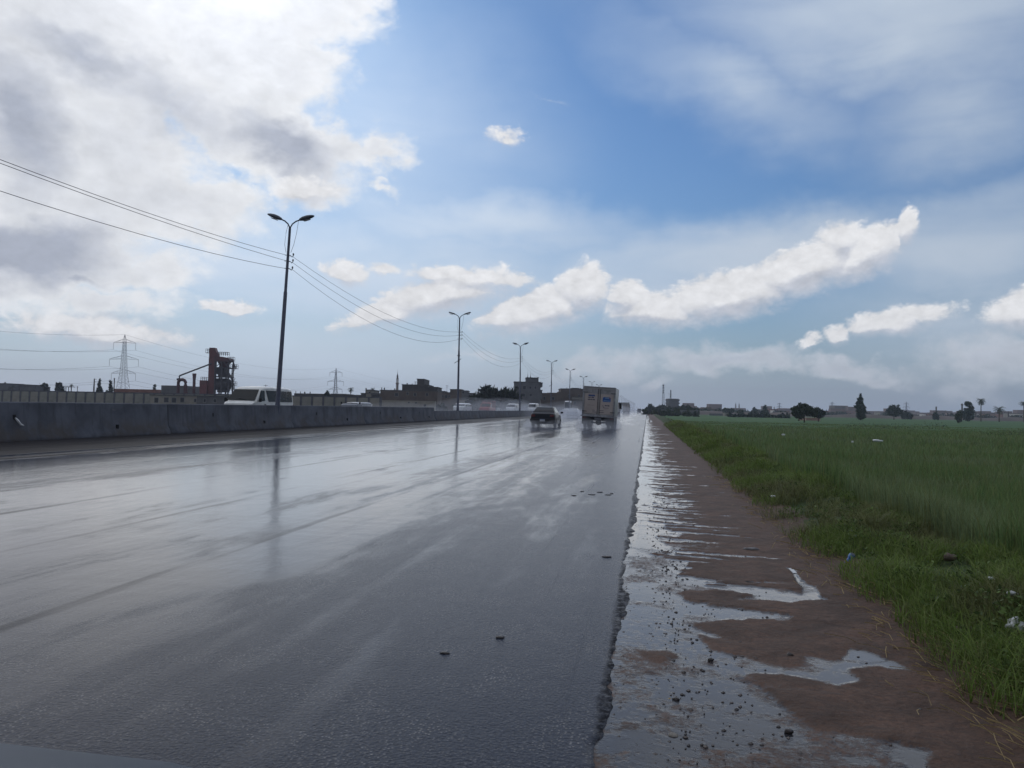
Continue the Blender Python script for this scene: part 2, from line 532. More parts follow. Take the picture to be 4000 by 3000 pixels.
def build_shoulder():
    xs = np.linspace(ROAD_R - 0.20, SHOULDER_R + 0.35, 165)
    ys = np.concatenate([[-20, -5, 0.5], geo_y(1.3, 90, 0.0055), [130, 220, 500, 1500, 4000]])
    X, Y = np.meshgrid(xs, ys)
    u = X - ROAD_R
    wx = X + 0.10 * (fbm(X * 5, Y * 5, 4, 21) - 0.5)
    wy = Y + 0.16 * (fbm(X * 4 + 9, Y * 4, 4, 22) - 0.5)
    # tongues of water that run off the asphalt
    q = Y + 0.14 * u + 0.12 * (fbm(X * 2.5, Y * 2.5, 3, 8) - 0.5)
    a = fbm(q * 0.55, q * 0 + 3.3, 4, 31, 0.65)
    s = fbm(q * 2.1, q * 0 + 7.7, 3, 33, 0.6)
    length = 0.03 + 1.2 * np.clip(a - 0.40, 0, 1) ** 1.15 + 1.6 * np.clip(s - 0.52, 0, 1)
    length = length * (0.75 + 0.25 * sstep(Y, 4, 9))
    wet = sstep(length - u + 0.06 * (fbm(X * 11, Y * 11, 3, 41) - 0.5), -0.02, 0.10)
    fr = np.random.default_rng(71)
    for _ in range(420):
        y0 = 2.6 * (75 / 2.6) ** fr.uniform()
        ln = min(1.5, 0.20 + fr.exponential(0.45))
        w = fr.uniform(0.02, 0.07) * (1 + y0 * 0.05)
        j = np.where((ys > y0 - 0.7 - w) & (ys < y0 + 0.7 + w))[0]
        if len(j) == 0:
            continue
        j = slice(j[0], j[-1] + 1)
        uu = u[j]
        c = y0 - fr.uniform(0.02, 0.22) * uu + 0.10 * (fbm(uu * 3 + y0, uu * 0 + y0, 3, 3) - 0.5)
        hw = w * np.clip(1 - uu / ln, 0, 1) ** 0.65 + 0.25 * w * (fbm(X[j] * 9, Y[j] * 9, 2, 4) - 0.5)
        wet[j] = np.maximum(wet[j], sstep(hw - np.abs(Y[j] - c), -0.012, 0.02) * (uu < ln))
    # thin film broken by gravel beside the asphalt
    film = sstep(fbm(X * 1.6, (Y + 0.12 * u) * 7.0, 5, 51, 0.65) + 0.30 * (0.40 - u), 0.46, 0.56) * sstep(u, 1.15, 0.6)
    wet = np.maximum(wet, 0.72 * film)
    # puddles and mud islands of the near stretch, outlined on the ground
    def put(poly, val, soft):
        nonlocal wet
        pts = [tuple(ground(*p).xy) for p in poly]
        k = in_poly(wx, wy, pts).astype(float)
        for _ in range(soft):
            k[1:-1, 1:-1] = (k[1:-1, 1:-1] * 2 + k[:-2, 1:-1] + k[2:, 1:-1] + k[1:-1, :-2] + k[1:-1, 2:]) / 6
        wet = wet * (1 - k) + val * k
    near = sstep(Y, 6.2, 5.4)
    wet = wet * (1 - near) + near * 0.25 * wet
    put([(2470, 2150), (2700, 2190), (2640, 2240), (2760, 2270), (2900, 2290), (3120, 2300), (3180, 2335), (3090, 2345), (2800, 2325), (2740, 2345), (2900, 2360), (3100, 2390), (3080, 2410), (2860, 2400), (2700, 2420), (2860, 2480), (2800, 2475), (2640, 2440), (2420, 2500)], 0.76, 2)
    put([(3062, 2200), (3085, 2205), (3125, 2255), (3175, 2280), (3190, 2310), (3230, 2333), (3170, 2336), (3130, 2300), (3100, 2250)], 1.0, 1)
    put([(2640, 2215), (2760, 2205), (2950, 2235), (3000, 2260), (2880, 2265), (2720, 2245)], 0.0, 2)
    put([(2660, 2305), (2800, 2290), (2960, 2318), (2850, 2330), (2700, 2335)], 0.05, 2)
    put([(2400, 2470), (2600, 2440), (2720, 2460), (2780, 2520), (2900, 2560), (3110, 2585), (3170, 2560), (3160, 2540), (3260, 2560), (3340, 2515), (3400, 2530), (3560, 2600), (3420, 2590), (3300, 2590), (3330, 2630), (3290, 2660), (3200, 2640), (3060, 2610), (2920, 2610), (3020, 2680), (3090, 2750), (3160, 2800), (3200, 2830), (3420, 2860), (3620, 2900), (3600, 3000), (3600, 3100), (2330, 3100)], 0.70, 2)
    put([(3150, 2550), (3190, 2545), (3270, 2570), (3340, 2520), (3400, 2532), (3540, 2598), (3400, 2588), (3280, 2585), (3320, 2632), (3280, 2655), (3200, 2635)], 1.0, 2)
    put([(2480, 2540), (2620, 2530), (2700, 2560), (2560, 2580)], 0.2, 3)
    put([(2880, 2660), (2960, 2640), (3040, 2700), (3080, 2760), (2980, 2720)], 0.4, 3)
    put([(3330, 2935), (3420, 2930), (3450, 2980), (3380, 2975)], 1.0, 1)
    wet = np.where(Y < 8, wet * (0.70 + 0.62 * sstep(fbm(X * 2.6, Y * 3.4, 5, 78, 0.6), 0.40, 0.60)), wet)
    # speckle of grains standing out of the film
    wet = wet * (0.80 + 0.2 * sstep(fbm(X * 30, Y * 30, 2, 77), 0.35, 0.5))
    wet = np.clip(wet, 0, 1)
    wet[:, -20:] *= np.linspace(1, 0, 20)[None, :]
    dry = 1 - sstep(wet, 0.2, 0.6)
    Z = -0.026 + (0.020 * fbm(X * 1.6, Y * 1.6, 4, 61) + 0.014 * (fbm(X * 9, Y * 9, 3, 62) - 0.5)) * dry
    Z += 0.05 * sstep(u, 1.4, 2.0)
    Z = Z + 0.022 * sstep(u, 0.45, 0.02)
    Z = np.minimum(Z, -0.006 + 0.05 * np.clip(u, 0, 1))
    m, g, b = new_mat('mud_and_water')
    L = m.node_tree.links
    pos = g.node('ShaderNodeNewGeometry').outputs['Position']
    at = g.node('ShaderNodeAttribute', attribute_name='wet').outputs['Fac']
    n1 = g.noise(pos, 2.6, 6.0, 0.6).outputs[0]
    n2 = g.noise(pos, 38.0, 4.0, 0.65).outputs[0]
    n3 = g.noise(g.map(pos, rot=(0, 0, R(35)), scale=(3.0, 12.0, 1)), 1.6, 4.0, 0.6).outputs[0]
    mud = g.ramp(n1, [(0.28, (0.070, 0.046, 0.035)), (0.5, (0.118, 0.074, 0.054)), (0.72, (0.160, 0.094, 0.066))])
    mud = g.mix(g.rng(n3, 0.45, 0.7, 0.0, 0.55), mud, (0.068, 0.050, 0.041))
    mud = g.mix(g.rng(n2, 0.35, 0.7, 0.0, 0.5), mud, (0.045, 0.036, 0.032))
    w = g.m('ADD', at, g.m('MULTIPLY', g.m('SUBTRACT', n2, 0.5), 0.9))
    f = g.rng(w, 0.28, 0.72)
    c = g.mix(f, mud, (0.026, 0.026, 0.030))
    L.new(c, b.inputs['Base Color'])
    L.new(g.rng(w, 0.15, 0.85, 0.62, 0.05), b.inputs['Roughness'])
    b.inputs['IOR'].default_value = 1.36
    L.new(g.rng(w, 0.15, 0.85, 0.08, 0.30), b.inputs['Specular IOR Level'])
    h = g.m('ADD', g.m('MULTIPLY', n2, 0.7), g.m('MULTIPLY', g.noise(pos, 12.0, 5.0, 0.6).outputs[0], 1.2))
    bm_ = g.node('ShaderNodeBump', {'Strength': g.rng(w, 0.35, 0.95, 0.55, 0.035), 'Distance': 0.02, 'Height': h})
    L.new(bm_.outputs[0], b.inputs['Normal'])
    me = np_mesh('road_shoulder', np.stack([X, Y, Z], -1).reshape(-1, 3), faces4=grid_faces(len(xs), len(ys)), attr={'wet': wet}, smooth=True)
    link('road_shoulder', me, m, kind='structure')


def verge_z(x, y):
    """Height of the grassy bank and of the field behind it."""
    bank = 0.20 * sstep(x, 1.5, 2.25) - 0.50 * sstep(x, 2.6, 3.6)
    lumps = 0.50 * (fbm(x * 0.9, y * 0.55, 3, 91) - 0.45) * sstep(x, 1.55, 2.0) * sstep(x, 3.6, 2.6)
    return -0.02 + bank + lumps


def build_verge_and_field():
    gm, g, b = new_mat('grassy_soil')
    pos = g.node('ShaderNodeNewGeometry').outputs['Position']
    n = g.noise(pos, 1.4, 5.0, 0.6).outputs[0]
    c = g.ramp(n, [(0.3, (0.030, 0.050, 0.016)), (0.5, (0.042, 0.064, 0.022)), (0.7, (0.055, 0.056, 0.028))])
    gm.node_tree.links.new(c, b.inputs['Base Color'])
    b.inputs['Roughness'].default_value = 0.9
    b.inputs['Specular IOR Level'].default_value = 0.15
    xs = np.concatenate([np.linspace(1.5, 3.8, 40), [4.4]])
    ys = np.concatenate([[-15, 0], geo_y(1.5, 120, 0.02), [200, 400, 900, 3000]])
    X, Y = np.meshgrid(xs, ys)
    Z = verge_z(X, Y)
    link('verge', np_mesh('verge', np.stack([X, Y, Z], -1).reshape(-1, 3), faces4=grid_faces(len(xs), len(ys)), smooth=True), gm, kind='structure')
    fm, g, b = new_mat('green_crop')
    pos = g.node('ShaderNodeNewGeometry').outputs['Position']
    x, y, _ = g.node('ShaderNodeSeparateXYZ', {0: pos}).outputs
    n = g.noise(g.map(pos, rot=(0, 0, R(12)), scale=(0.03, 0.11, 1)), 1.0, 5.0, 0.6).outputs[0]
    n2 = g.noise(pos, 0.5, 5.0, 0.6).outputs[0]
    c = g.ramp(n, [(0.30, (0.046, 0.078, 0.042)), (0.42, (0.074, 0.135, 0.060)), (0.6, (0.086, 0.155, 0.064)), (0.78, (0.105, 0.150, 0.072))])
    c = g.mix(g.rng(n2, 0.35, 0.7, 0.0, 0.4), c, (0.022, 0.046, 0.018))
    fm.node_tree.links.new(c, b.inputs['Base Color'])
    b.inputs['Roughness'].default_value = 0.95
    b.inputs['Specular IOR Level'].default_value = 0.05
    xs = np.concatenate([np.linspace(3.5, 40, 50), np.linspace(45, 700, 40)])
    ys = np.concatenate([[-15, 0], geo_y(3, 420, 0.035)])
    X, Y = np.meshgrid(xs, ys)
    Z = -0.38 + 0.26 * (fbm(X * 0.35, Y * 0.35, 3, 97) - 0.5) * sstep(X, 3.5, 8)
    link('field', np_mesh('field', np.stack([X, Y, Z], -1).reshape(-1, 3), faces4=grid_faces(len(xs), len(ys)), smooth=True), fm, kind='structure')


def blades(P, H, W, lean, tint, seed):
    """Bent grass blades: five corners each."""
    r = np.random.default_rng(seed)
    n = len(P)
    ang = r.uniform(0, 2 * PI, n)
    d = np.stack([np.cos(ang), np.sin(ang), np.zeros(n)], 1)
    sa = ang + PI / 2 + r.normal(0, 0.5, n)
    s = np.stack([np.cos(sa), np.sin(sa), np.zeros(n)], 1)
    ln = (lean * r.uniform(0.3, 1.6, n))[:, None]
    up = np.array([0, 0, 1.0])
    H = H[:, None]
    W = W[:, None]
    m0 = P + up * H * 0.55 + d * ln * H * 0.25
    t0 = P + up * H * (1.0 - 0.18 * np.minimum(ln, 1.5)) + d * ln * H * 0.8
    V = np.stack([P - s * W, P + s * W, m0 - s * W * 0.8, m0 + s * W * 0.8, t0], 1).reshape(-1, 3)
    i = np.arange(n)[:, None] * 5
    f4 = np.concatenate([i, i + 1, i + 3, i + 2], 1)
    f3 = np.concatenate([i + 2, i + 3, i + 4], 1)
    base = np.asarray(tint)
    shade = r.uniform(0.65, 1.35, (n, 1))
    hue = r.uniform(0, 1, (n, 1)) ** 2.2
    c = base * shade * (1 - hue) + np.array([0.17, 0.18, 0.065]) * hue * shade
    C = np.repeat(c[:, None, :], 5, 1)
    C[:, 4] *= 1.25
    C = np.concatenate([C.reshape(-1, 3), np.ones((n * 5, 1))], 1)
    return V, f4, f3, C


def blade_mat():
    m, g, b = new_mat('grass_blade')
    c = g.node('ShaderNodeVertexColor', layer_name='tint').outputs[0]
    m.node_tree.links.new(c, b.inputs['Base Color'])
    b.inputs['Roughness'].default_value = 0.6
    b.inputs['Specular IOR Level'].default_value = 0.2
    b.inputs['Transmission Weight'].default_value = 0.0
    tr = g.node('ShaderNodeBsdfTranslucent', {'Color': c})
    mx = g.node('ShaderNodeMixShader', {0: 0.28})
    m.node_tree.links.new(b.outputs[0], mx.inputs[1])
    m.node_tree.links.new(tr.outputs[0], mx.inputs[2])
    m.node_tree.links.new(mx.outputs[0], m.node_tree.nodes['Material Output'].inputs[0])
    return m


def scatter(n, y0, y1, x0f, x1f, seed, power=1.0):
    r = np.random.default_rng(seed)
    t = r.uniform(0, 1, n) ** power
    y = y0 * (y1 / y0) ** t
    x0, x1 = x0f(y), x1f(y)
    x = x0 + (x1 - x0) * r.uniform(0, 1, n)
    k = x1 > x0
    return x[k], y[k], r


def build_grass():
    m = blade_mat()
    # verge: short, tangled
    x, y, r = scatter(100000, 2.2, 70, lambda y: 1.50 + 0.12 * (fbm(y * 1.5, y * 0, 3, 14) - 0.5) * 2, lambda y: np.minimum(2.95, 0.56 * y + 1.2), 3)
    dens = fbm(x * 2.2, y * 2.2, 3, 15)
    ed = sstep(x, 1.45, 1.78)
    k = (r.uniform(0, 1, len(x)) < (0.25 + 0.75 * ed)) & (dens > 0.345)
    x, y, dens = x[k], y[k], dens[k]
    z = verge_z(x, y) - 0.01
    far = np.maximum(1.0, y / 9.0)
    H = (0.07 + 0.13 * dens) * np.random.default_rng(4).uniform(0.5, 1.5, len(x)) * (1 + 0.1 * far)
    W = 0.0026 * far * np.random.default_rng(5).uniform(0.6, 1.4, len(x))
    dry = sstep(fbm(x * 1.1, y * 0.8, 3, 19), 0.5, 0.66)[:, None]
    tint = np.array([0.130, 0.200, 0.036]) * (1 - dry) + np.array([0.13, 0.135, 0.055]) * dry
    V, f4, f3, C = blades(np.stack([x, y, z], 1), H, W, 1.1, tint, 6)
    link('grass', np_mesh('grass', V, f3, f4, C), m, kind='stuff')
    # broad leaved weeds and paler tufts in the bank
    r = random.Random(66)
    lobes = []
    for _ in range(230):
        yy = 3.2 * (30 / 3.2) ** r.random()
        xx = r.uniform(1.7, 2.9)
        if xx > 0.47 * yy + 0.3:
            continue
        s_ = r.uniform(0.05, 0.13)
        zz = float(verge_z(np.array([xx]), np.array([yy]))[0])
        lobes.append((xx, yy, zz + s_ * 0.7, s_, s_, s_ * 0.7))
    V, F, C = leaf_cloud(lobes, 9000, 0.016, 67, 0.15)
    C[:, :3] *= np.array([0.105, 0.155, 0.045]) * np.repeat(np.random.default_rng(68).uniform(0.6, 1.3, (len(C) // 4, 1)), 4, 0)
    link('weeds', np_mesh('weeds', V, faces4=F, colors=C), m, kind='stuff')
    # crop behind the bank: upright, denser, finer
    x, y, r = scatter(200000, 2.4, 135, lambda y: np.full_like(y, 2.7), lambda y: 0.56 * y + 2.6, 8, 0.95)
    gap = fbm(x * 0.25, y * 0.18, 3, 23)
    k = (gap > 0.33) | (r.uniform(0, 1, len(x)) < 0.25)
    x, y, gap = x[k], y[k], gap[k]
    z = np.where(x < 3.7, verge_z(x, y), -0.40)
    far = np.maximum(1.0, y / 8.0)
    H = (0.36 + 0.22 * gap) * np.random.default_rng(9).uniform(0.6, 1.2, len(x)) * (1 - 0.75 * sstep(y + 14 * (fbm(x * 0.1, y * 0.05, 3, 44) - 0.5), 45, 110))
    W = 0.0032 * far * np.random.default_rng(10).uniform(0.6, 1.4, len(x))
    pale = sstep(fbm(x * 0.5, y * 0.4, 3, 29), 0.48, 0.7)[:, None]
    tint = np.array([0.115, 0.190, 0.064]) * (1 - pale) + np.array([0.165, 0.220, 0.105]) * pale
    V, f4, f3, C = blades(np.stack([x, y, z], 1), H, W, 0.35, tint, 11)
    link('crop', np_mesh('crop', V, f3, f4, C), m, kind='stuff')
    # weeds: darker clumps along the ditches farther out
    r = np.random.default_rng(13)
    pts = []
    for (px0, px1, py, n) in ((3080, 3560, 1728, 2600), (3600, 4000, 1738, 1500), (3000, 3160, 1685, 900), (3850, 4050, 1700, 900), (3560, 4050, 1765, 1200), (2700, 2900, 1800, 500), (3300, 3700, 1668, 800)):
        for _ in range(n):
            px = r.uniform(px0, px1)
            q = ground(px, py + r.normal(0, 8.0) + 2 * math.sin(px * 0.02), -0.4)
            pts.append((q.x, q.y, -0.42))
    P = np.array(pts)
    far = P[:, 1] / 16.0
    V, f4, f3, C = blades(P, 0.24 * r.uniform(0.4, 1.4, len(P)), 0.005 * far, 0.9, np.array([0.018, 0.034, 0.016]), 14)
    link('weeds', np_mesh('weeds', V, f3, f4, C), m, kind='stuff')


build_ground()
build_road()
build_shoulder()
build_verge_and_field()


# ------------------------------------------------------------------ mesh builder
class MB:
    def __init__(self):
        self.v, self.f = [], []

    def add(self, vs, fs):
        o = len(self.v)
        self.v += [tuple(p) for p in vs]
        self.f += [tuple(i + o for i in q) for q in fs]
        return self

    def box(self, x0, x1, y0, y1, z0, z1):
        return self.add([(x0, y0, z0), (x1, y0, z0), (x1, y1, z0), (x0, y1, z0), (x0, y0, z1), (x1, y0, z1), (x1, y1, z1), (x0, y1, z1)],
                        [(3, 2, 1, 0), (4, 5, 6, 7), (0, 1, 5, 4), (1, 2, 6, 5), (2, 3, 7, 6), (3, 0, 4, 7)])

    def bar(self, p, q, r, n=6, r2=None):
        return self.tube([p, q], [r, r if r2 is None else r2], n)

    def tube(self, path, r, n=6):
        path = [Vector(p) for p in path]
        rr = r if isinstance(r, (list, tuple)) else [r] * len(path)
        rings = []
        for i, p in enumerate(path):
            a = path[max(0, i - 1)]
            b = path[min(len(path) - 1, i + 1)]
            d = (b - a).normalized()
            u = d.cross(Vector((0, 0, 1)))
            if u.length < 0.05:
                u = d.cross(Vector((0, 1, 0)))
            u.normalize()
            w = d.cross(u)
            rings.append([p + (u * math.cos(2 * PI * k / n) + w * math.sin(2 * PI * k / n)) * rr[i] for k in range(n)])
        return self.loft(rings)

    def loft(self, rings, caps=True):
        n = len(rings[0])
        vs = [p for ring in rings for p in ring]
        fs = []
        for i in range(len(rings) - 1):
            for k in range(n):
                a, b = i * n + k, i * n + (k + 1) % n
                fs.append((a, b, b + n, a + n))
        if caps:
            fs.append(tuple(range(n - 1, -1, -1)))
            fs.append(tuple((len(rings) - 1) * n + k for k in range(n)))
        return self.add(vs, fs)

    def lathe(self, prof, n=12, c=(0, 0)):
        return self.loft([[(c[0] + r * math.cos(2 * PI * k / n), c[1] + r * math.sin(2 * PI * k / n), z) for k in range(n)] for r, z in prof])

    def prism(self, poly, a, b, axis='y'):
        """Extrude a polygon: in x,z along y, or in x,y along z, or in y,z along x."""
        if axis == 'y':
            r = [[(p, t, q) for p, q in poly] for t in (a, b)]
        elif axis == 'z':
            r = [[(p, q, t) for p, q in poly] for t in (a, b)]
        else:
            r = [[(t, p, q) for p, q in poly] for t in (a, b)]
        return self.loft(r)

    def slab(self, pts, n, t=0.012, off=0.004):
        """A thin pane on a quad or polygon, standing off it along n."""
        n = Vector(n).normalized()
        lo = [Vector(p) + n * (off - t) for p in pts]
        hi = [Vector(p) + n * off for p in pts]
        return self.loft([lo, hi])

    def mesh(self, name, material=None, smooth=False, bevel=0.0, angle=40):
        me = bpy.data.meshes.new(name)
        me.from_pydata(self.v, [], self.f)
        bm = bmesh.new()
        bm.from_mesh(me)
        bmesh.ops.recalc_face_normals(bm, faces=bm.faces)
        if bevel:
            bmesh.ops.bevel(bm, geom=[e for e in bm.edges if e.calc_face_angle(0) > R(35)], offset=bevel, segments=2, affect='EDGES', profile=0.6)
        if smooth or bevel:
            for f in bm.faces:
                f.smooth = True
            for e in bm.edges:
                e.smooth = e.calc_face_angle(0) < R(angle)
        bm.to_mesh(me)
        bm.free()
        if material is not None:
            me.materials.append(material)
        return me

    def build(self, name, material, parent=None, **k):
        mk = {q: k.pop(q) for q in ('smooth', 'bevel', 'angle') if q in k}
        return link(name, self.mesh(name, material, **mk), None, parent, **k)


def thing(name, loc, label, category, group=None, rz=0.0):
    o = bpy.data.objects.new(name, None)
    COL.objects.link(o)
    o.empty_display_size = 0.2
    o.location = loc
    o.rotation_euler = (0, 0, rz)
    o['label'] = label
    o['category'] = category
    if group:
        o['group'] = group
    return o


def copy_tree(o, parent=None):
    c = o.copy()
    COL.objects.link(c)
    if parent is not None:
        c.parent = parent
    for ch in o.children:
        copy_tree(ch, c)
    return c


def place_copy(proto, loc, label, group=None, rz=None):
    c = copy_tree(proto)
    c.location = loc
    if rz is not None:
        c.rotation_euler.z = rz
    c['label'] = label
    if group:
        c['group'] = group
    return c


def on_line(x, px):
    """Ground point with that world x which is seen in column px."""
    a, b = 0.5, 6000.0
    for _ in range(60):
        m_ = (a + b) / 2
        q = CAM_ROT.transposed() @ Vector((x, m_, -CAM_H))
        u = 2000 + F_PX * q.x / -q.z if q.z < 0 else -1e6
        if u < px:
            a = m_
        else:
            b = m_
    return Vector((x, a, 0.0))


M_CONC = mat('weathered_concrete', (0.085, 0.091, 0.110), 0.85, var=0.3, vscale=1.3, bump=0.25, bscale=14)
_g = Net(M_CONC.node_tree)
_b = M_CONC.node_tree.nodes['Principled BSDF']
_pos = _g.node('ShaderNodeNewGeometry').outputs['Position']
_old = _b.inputs['Base Color'].links[0].from_socket
_run = _g.noise(_g.map(_pos, scale=(2.5, 2.5, 0.22)), 1.6, 5.0, 0.65).outputs[0]       # run-off streaks
_spl = _g.noise(_pos, 0.9, 6.0, 0.7).outputs[0]                                          # splashed mud
_z = _g.node('ShaderNodeSeparateXYZ', {0: _pos}).outputs[2]
_c = _g.mix(_g.rng(_run, 0.48, 0.70, 0.0, 0.65), _old, (0.045, 0.045, 0.050))
_c = _g.mix(_g.m('MULTIPLY', _g.rng(_spl, 0.42, 0.62), _g.rng(_z, 0.25, 0.75, 0.75, 0.0)), _c, (0.075, 0.062, 0.052))
_c = _g.mix(_g.rng(_g.noise(_g.map(_pos, scale=(1, 0.3, 3)), 3.0, 5.0, 0.7).outputs[0], 0.66, 0.72, 0.0, 0.6), _c, (0.15, 0.145, 0.14))
M_CONC.node_tree.links.new(_c, _b.inputs['Base Color'])
M_CONC_DARK = mat('stained_concrete', (0.085, 0.085, 0.088), 0.9, var=0.3, vscale=2.0)
M_STEEL = mat('galvanised_steel', (0.072, 0.078, 0.112), 0.55, 0.0, var=0.2, vscale=4)
M_STEEL_DARK = mat('dark_steel', (0.05, 0.05, 0.055), 0.55, 0.3)
M_HEAD = mat('lamp_housing', (0.07, 0.08, 0.095), 0.45)
M_LENS = mat('lamp_glass', (0.35, 0.38, 0.40), 0.15)
M_CERAMIC = mat('insulator_ceramic', (0.08, 0.06, 0.06), 0.3)
M_WIRE = mat('wire', (0.03, 0.03, 0.035), 0.6)
M_BLACK = mat('black_rubber', (0.018, 0.018, 0.019), 0.8)
M_GLASS = mat('dark_glass', (0.014, 0.018, 0.022), 0.08, spec=0.12, var=0.1)
M_WHITE = mat('white_paint', (0.62, 0.62, 0.60), 0.3, var=0.1)
M_DIRTYWHITE = mat('dirty_white_paint', (0.42, 0.41, 0.39), 0.4, var=0.18, vscale=1.2)


# ------------------------------------------------------------------ median barrier
BAR_X = -18.5


def barrier_mesh(length, tall, gap=0.03):
    h = 1.17 if tall else 0.86
    half = [(0.33, 0.0), (0.33, 0.09), (0.19, 0.34), (0.12 if tall else 0.11, h - 0.03), (0.09, h)]
    poly = [(x, z) for x, z in half] + [(-x, z) for x, z in reversed(half)]
    nseg = max(1, int(length / 1.5))
    rings = []
    for i in range(nseg + 1):
        y = gap / 2 + (length - gap) * i / nseg
        rings.append([(x, y, z) for x, z in poly])
    b = MB().loft(rings)
    return b.mesh('concrete_barrier', M_CONC, bevel=0.012, angle=30)


def build_barriers():
    j = [on_line(-18.2, p).y for p in (666, 1146)]
    step = (j[1] - j[0])
    end_tall = on_line(-18.2, 1703).y
    me = barrier_mesh(step, True)
    wheres = ['just out of the picture at the left', 'with a torn scrap hanging from its drain hole', 'in front of the white microbus',
              'just past the first lamp post', 'below the brown building', 'ending at the step down to the low barrier', 'last before the step']
    y = j[0] - step * 2
    k = 0
    while y < end_tall - 0.3:
        ln = min(step, end_tall - y)
        m2 = me if abs(ln - step) < 0.01 else barrier_mesh(ln, True)
        o = link('concrete_barrier', m2, None, None, (BAR_X + rnd.uniform(-0.02, 0.02), y, rnd.uniform(-0.012, 0.0)), 'tall grey concrete median barrier segment ' + wheres[min(k, 6)], 'barrier', 'tall median barrier segments')
        # drain holes through the foot of the wall
        for t in ((0.30, 0.72), (0.72, 0.35)):
            hb = MB().box(0.10, 0.245 if t[1] < 0.5 else 0.165, ln * t[0] - 0.05, ln * t[0] + 0.05, t[1] - 0.07, t[1] + 0.07)
            hb.build('drain_hole', mat('hole', (0.01, 0.01, 0.012), 0.95), o)
        if k == 1:
            s = MB().tube([(0.19, ln * 0.30, 0.70), (0.23, ln * 0.30 + 0.05, 0.62), (0.235, ln * 0.30 + 0.16, 0.50), (0.25, ln * 0.30 + 0.26, 0.47)], [0.02, 0.035, 0.03, 0.012], 5)
            s.build('torn_scrap', M_WHITE, o)
        y += step
        k += 1
    lm = barrier_mesh(9.0, False)
    lf = barrier_mesh(36.0, False)
    lamps = [on_line(BAR_X, p).y for p in LAMP_PX]
    nth = ('second', 'third', 'fourth', 'fifth', 'sixth', 'seventh', 'eighth')
    which = ('first', 'next', 'third', 'fourth', 'fifth')
    k = 0
    y = end_tall + 0.05
    prev = -1
    while y < 560:
        ln = 9.0 if y < lamps[6] else 36.0
        n = sum(1 for q in lamps[1:7] if q < y + 4.5)
        k = 0 if n != prev else k + 1
        prev = n
        if ln > 10:
            lab = 'long low stretch of concrete median barrier far off in the road mist'
        elif n == 0:
            lab = 'low concrete barrier segment, %s one after the step down from the tall wall' % which[k]
        else:
            lab = 'low concrete barrier segment, %s one past the %s street lamp' % (which[min(k, 4)], nth[n - 1])
        link('concrete_barrier', lm if ln < 10 else lf, None, None, (BAR_X + rnd.uniform(-0.02, 0.02), y, rnd.uniform(-0.012, 0)), lab, 'barrier', 'low median barrier segments')
        y += ln


LAMP_PX = [1078, 1787, 2030, 2151, 2222, 2276, 2310, 2338]


# ------------------------------------------------------------------ street lamps and their wires
LAMP_PX = [1078, 1787, 2030, 2151, 2222, 2276, 2310, 2338]


def lamp_head(b, sx, style):
    """Cobra head pointing away from the pole."""
    rings = []
    n = 10
    prof = [(0.0, 0.05, 0.05), (0.06, 0.10, 0.08), (0.20, 0.15, 0.12), (0.42, 0.175, 0.13), (0.62, 0.155, 0.10), (0.76, 0.10, 0.06), (0.82, 0.03, 0.02)]
    if style == 1:
        prof = [(0.0, 0.05, 0.05), (0.05, 0.11, 0.075), (0.35, 0.13, 0.085), (0.62, 0.12, 0.075), (0.68, 0.05, 0.04)]
    c = math.cos(R(17))
    s = math.sin(R(17))
    for d, w, h in prof:
        ring = []
        for k in range(n):
            a = 2 * PI * k / n
            lx, lz = d - 0.0, h * math.sin(a) * (1.0 if math.sin(a) > 0 else 0.7)
            ring.append((sx * (lx * c - lz * s), w * math.cos(a), lx * s + lz * c))
        rings.append(ring)
    return b.loft(rings)


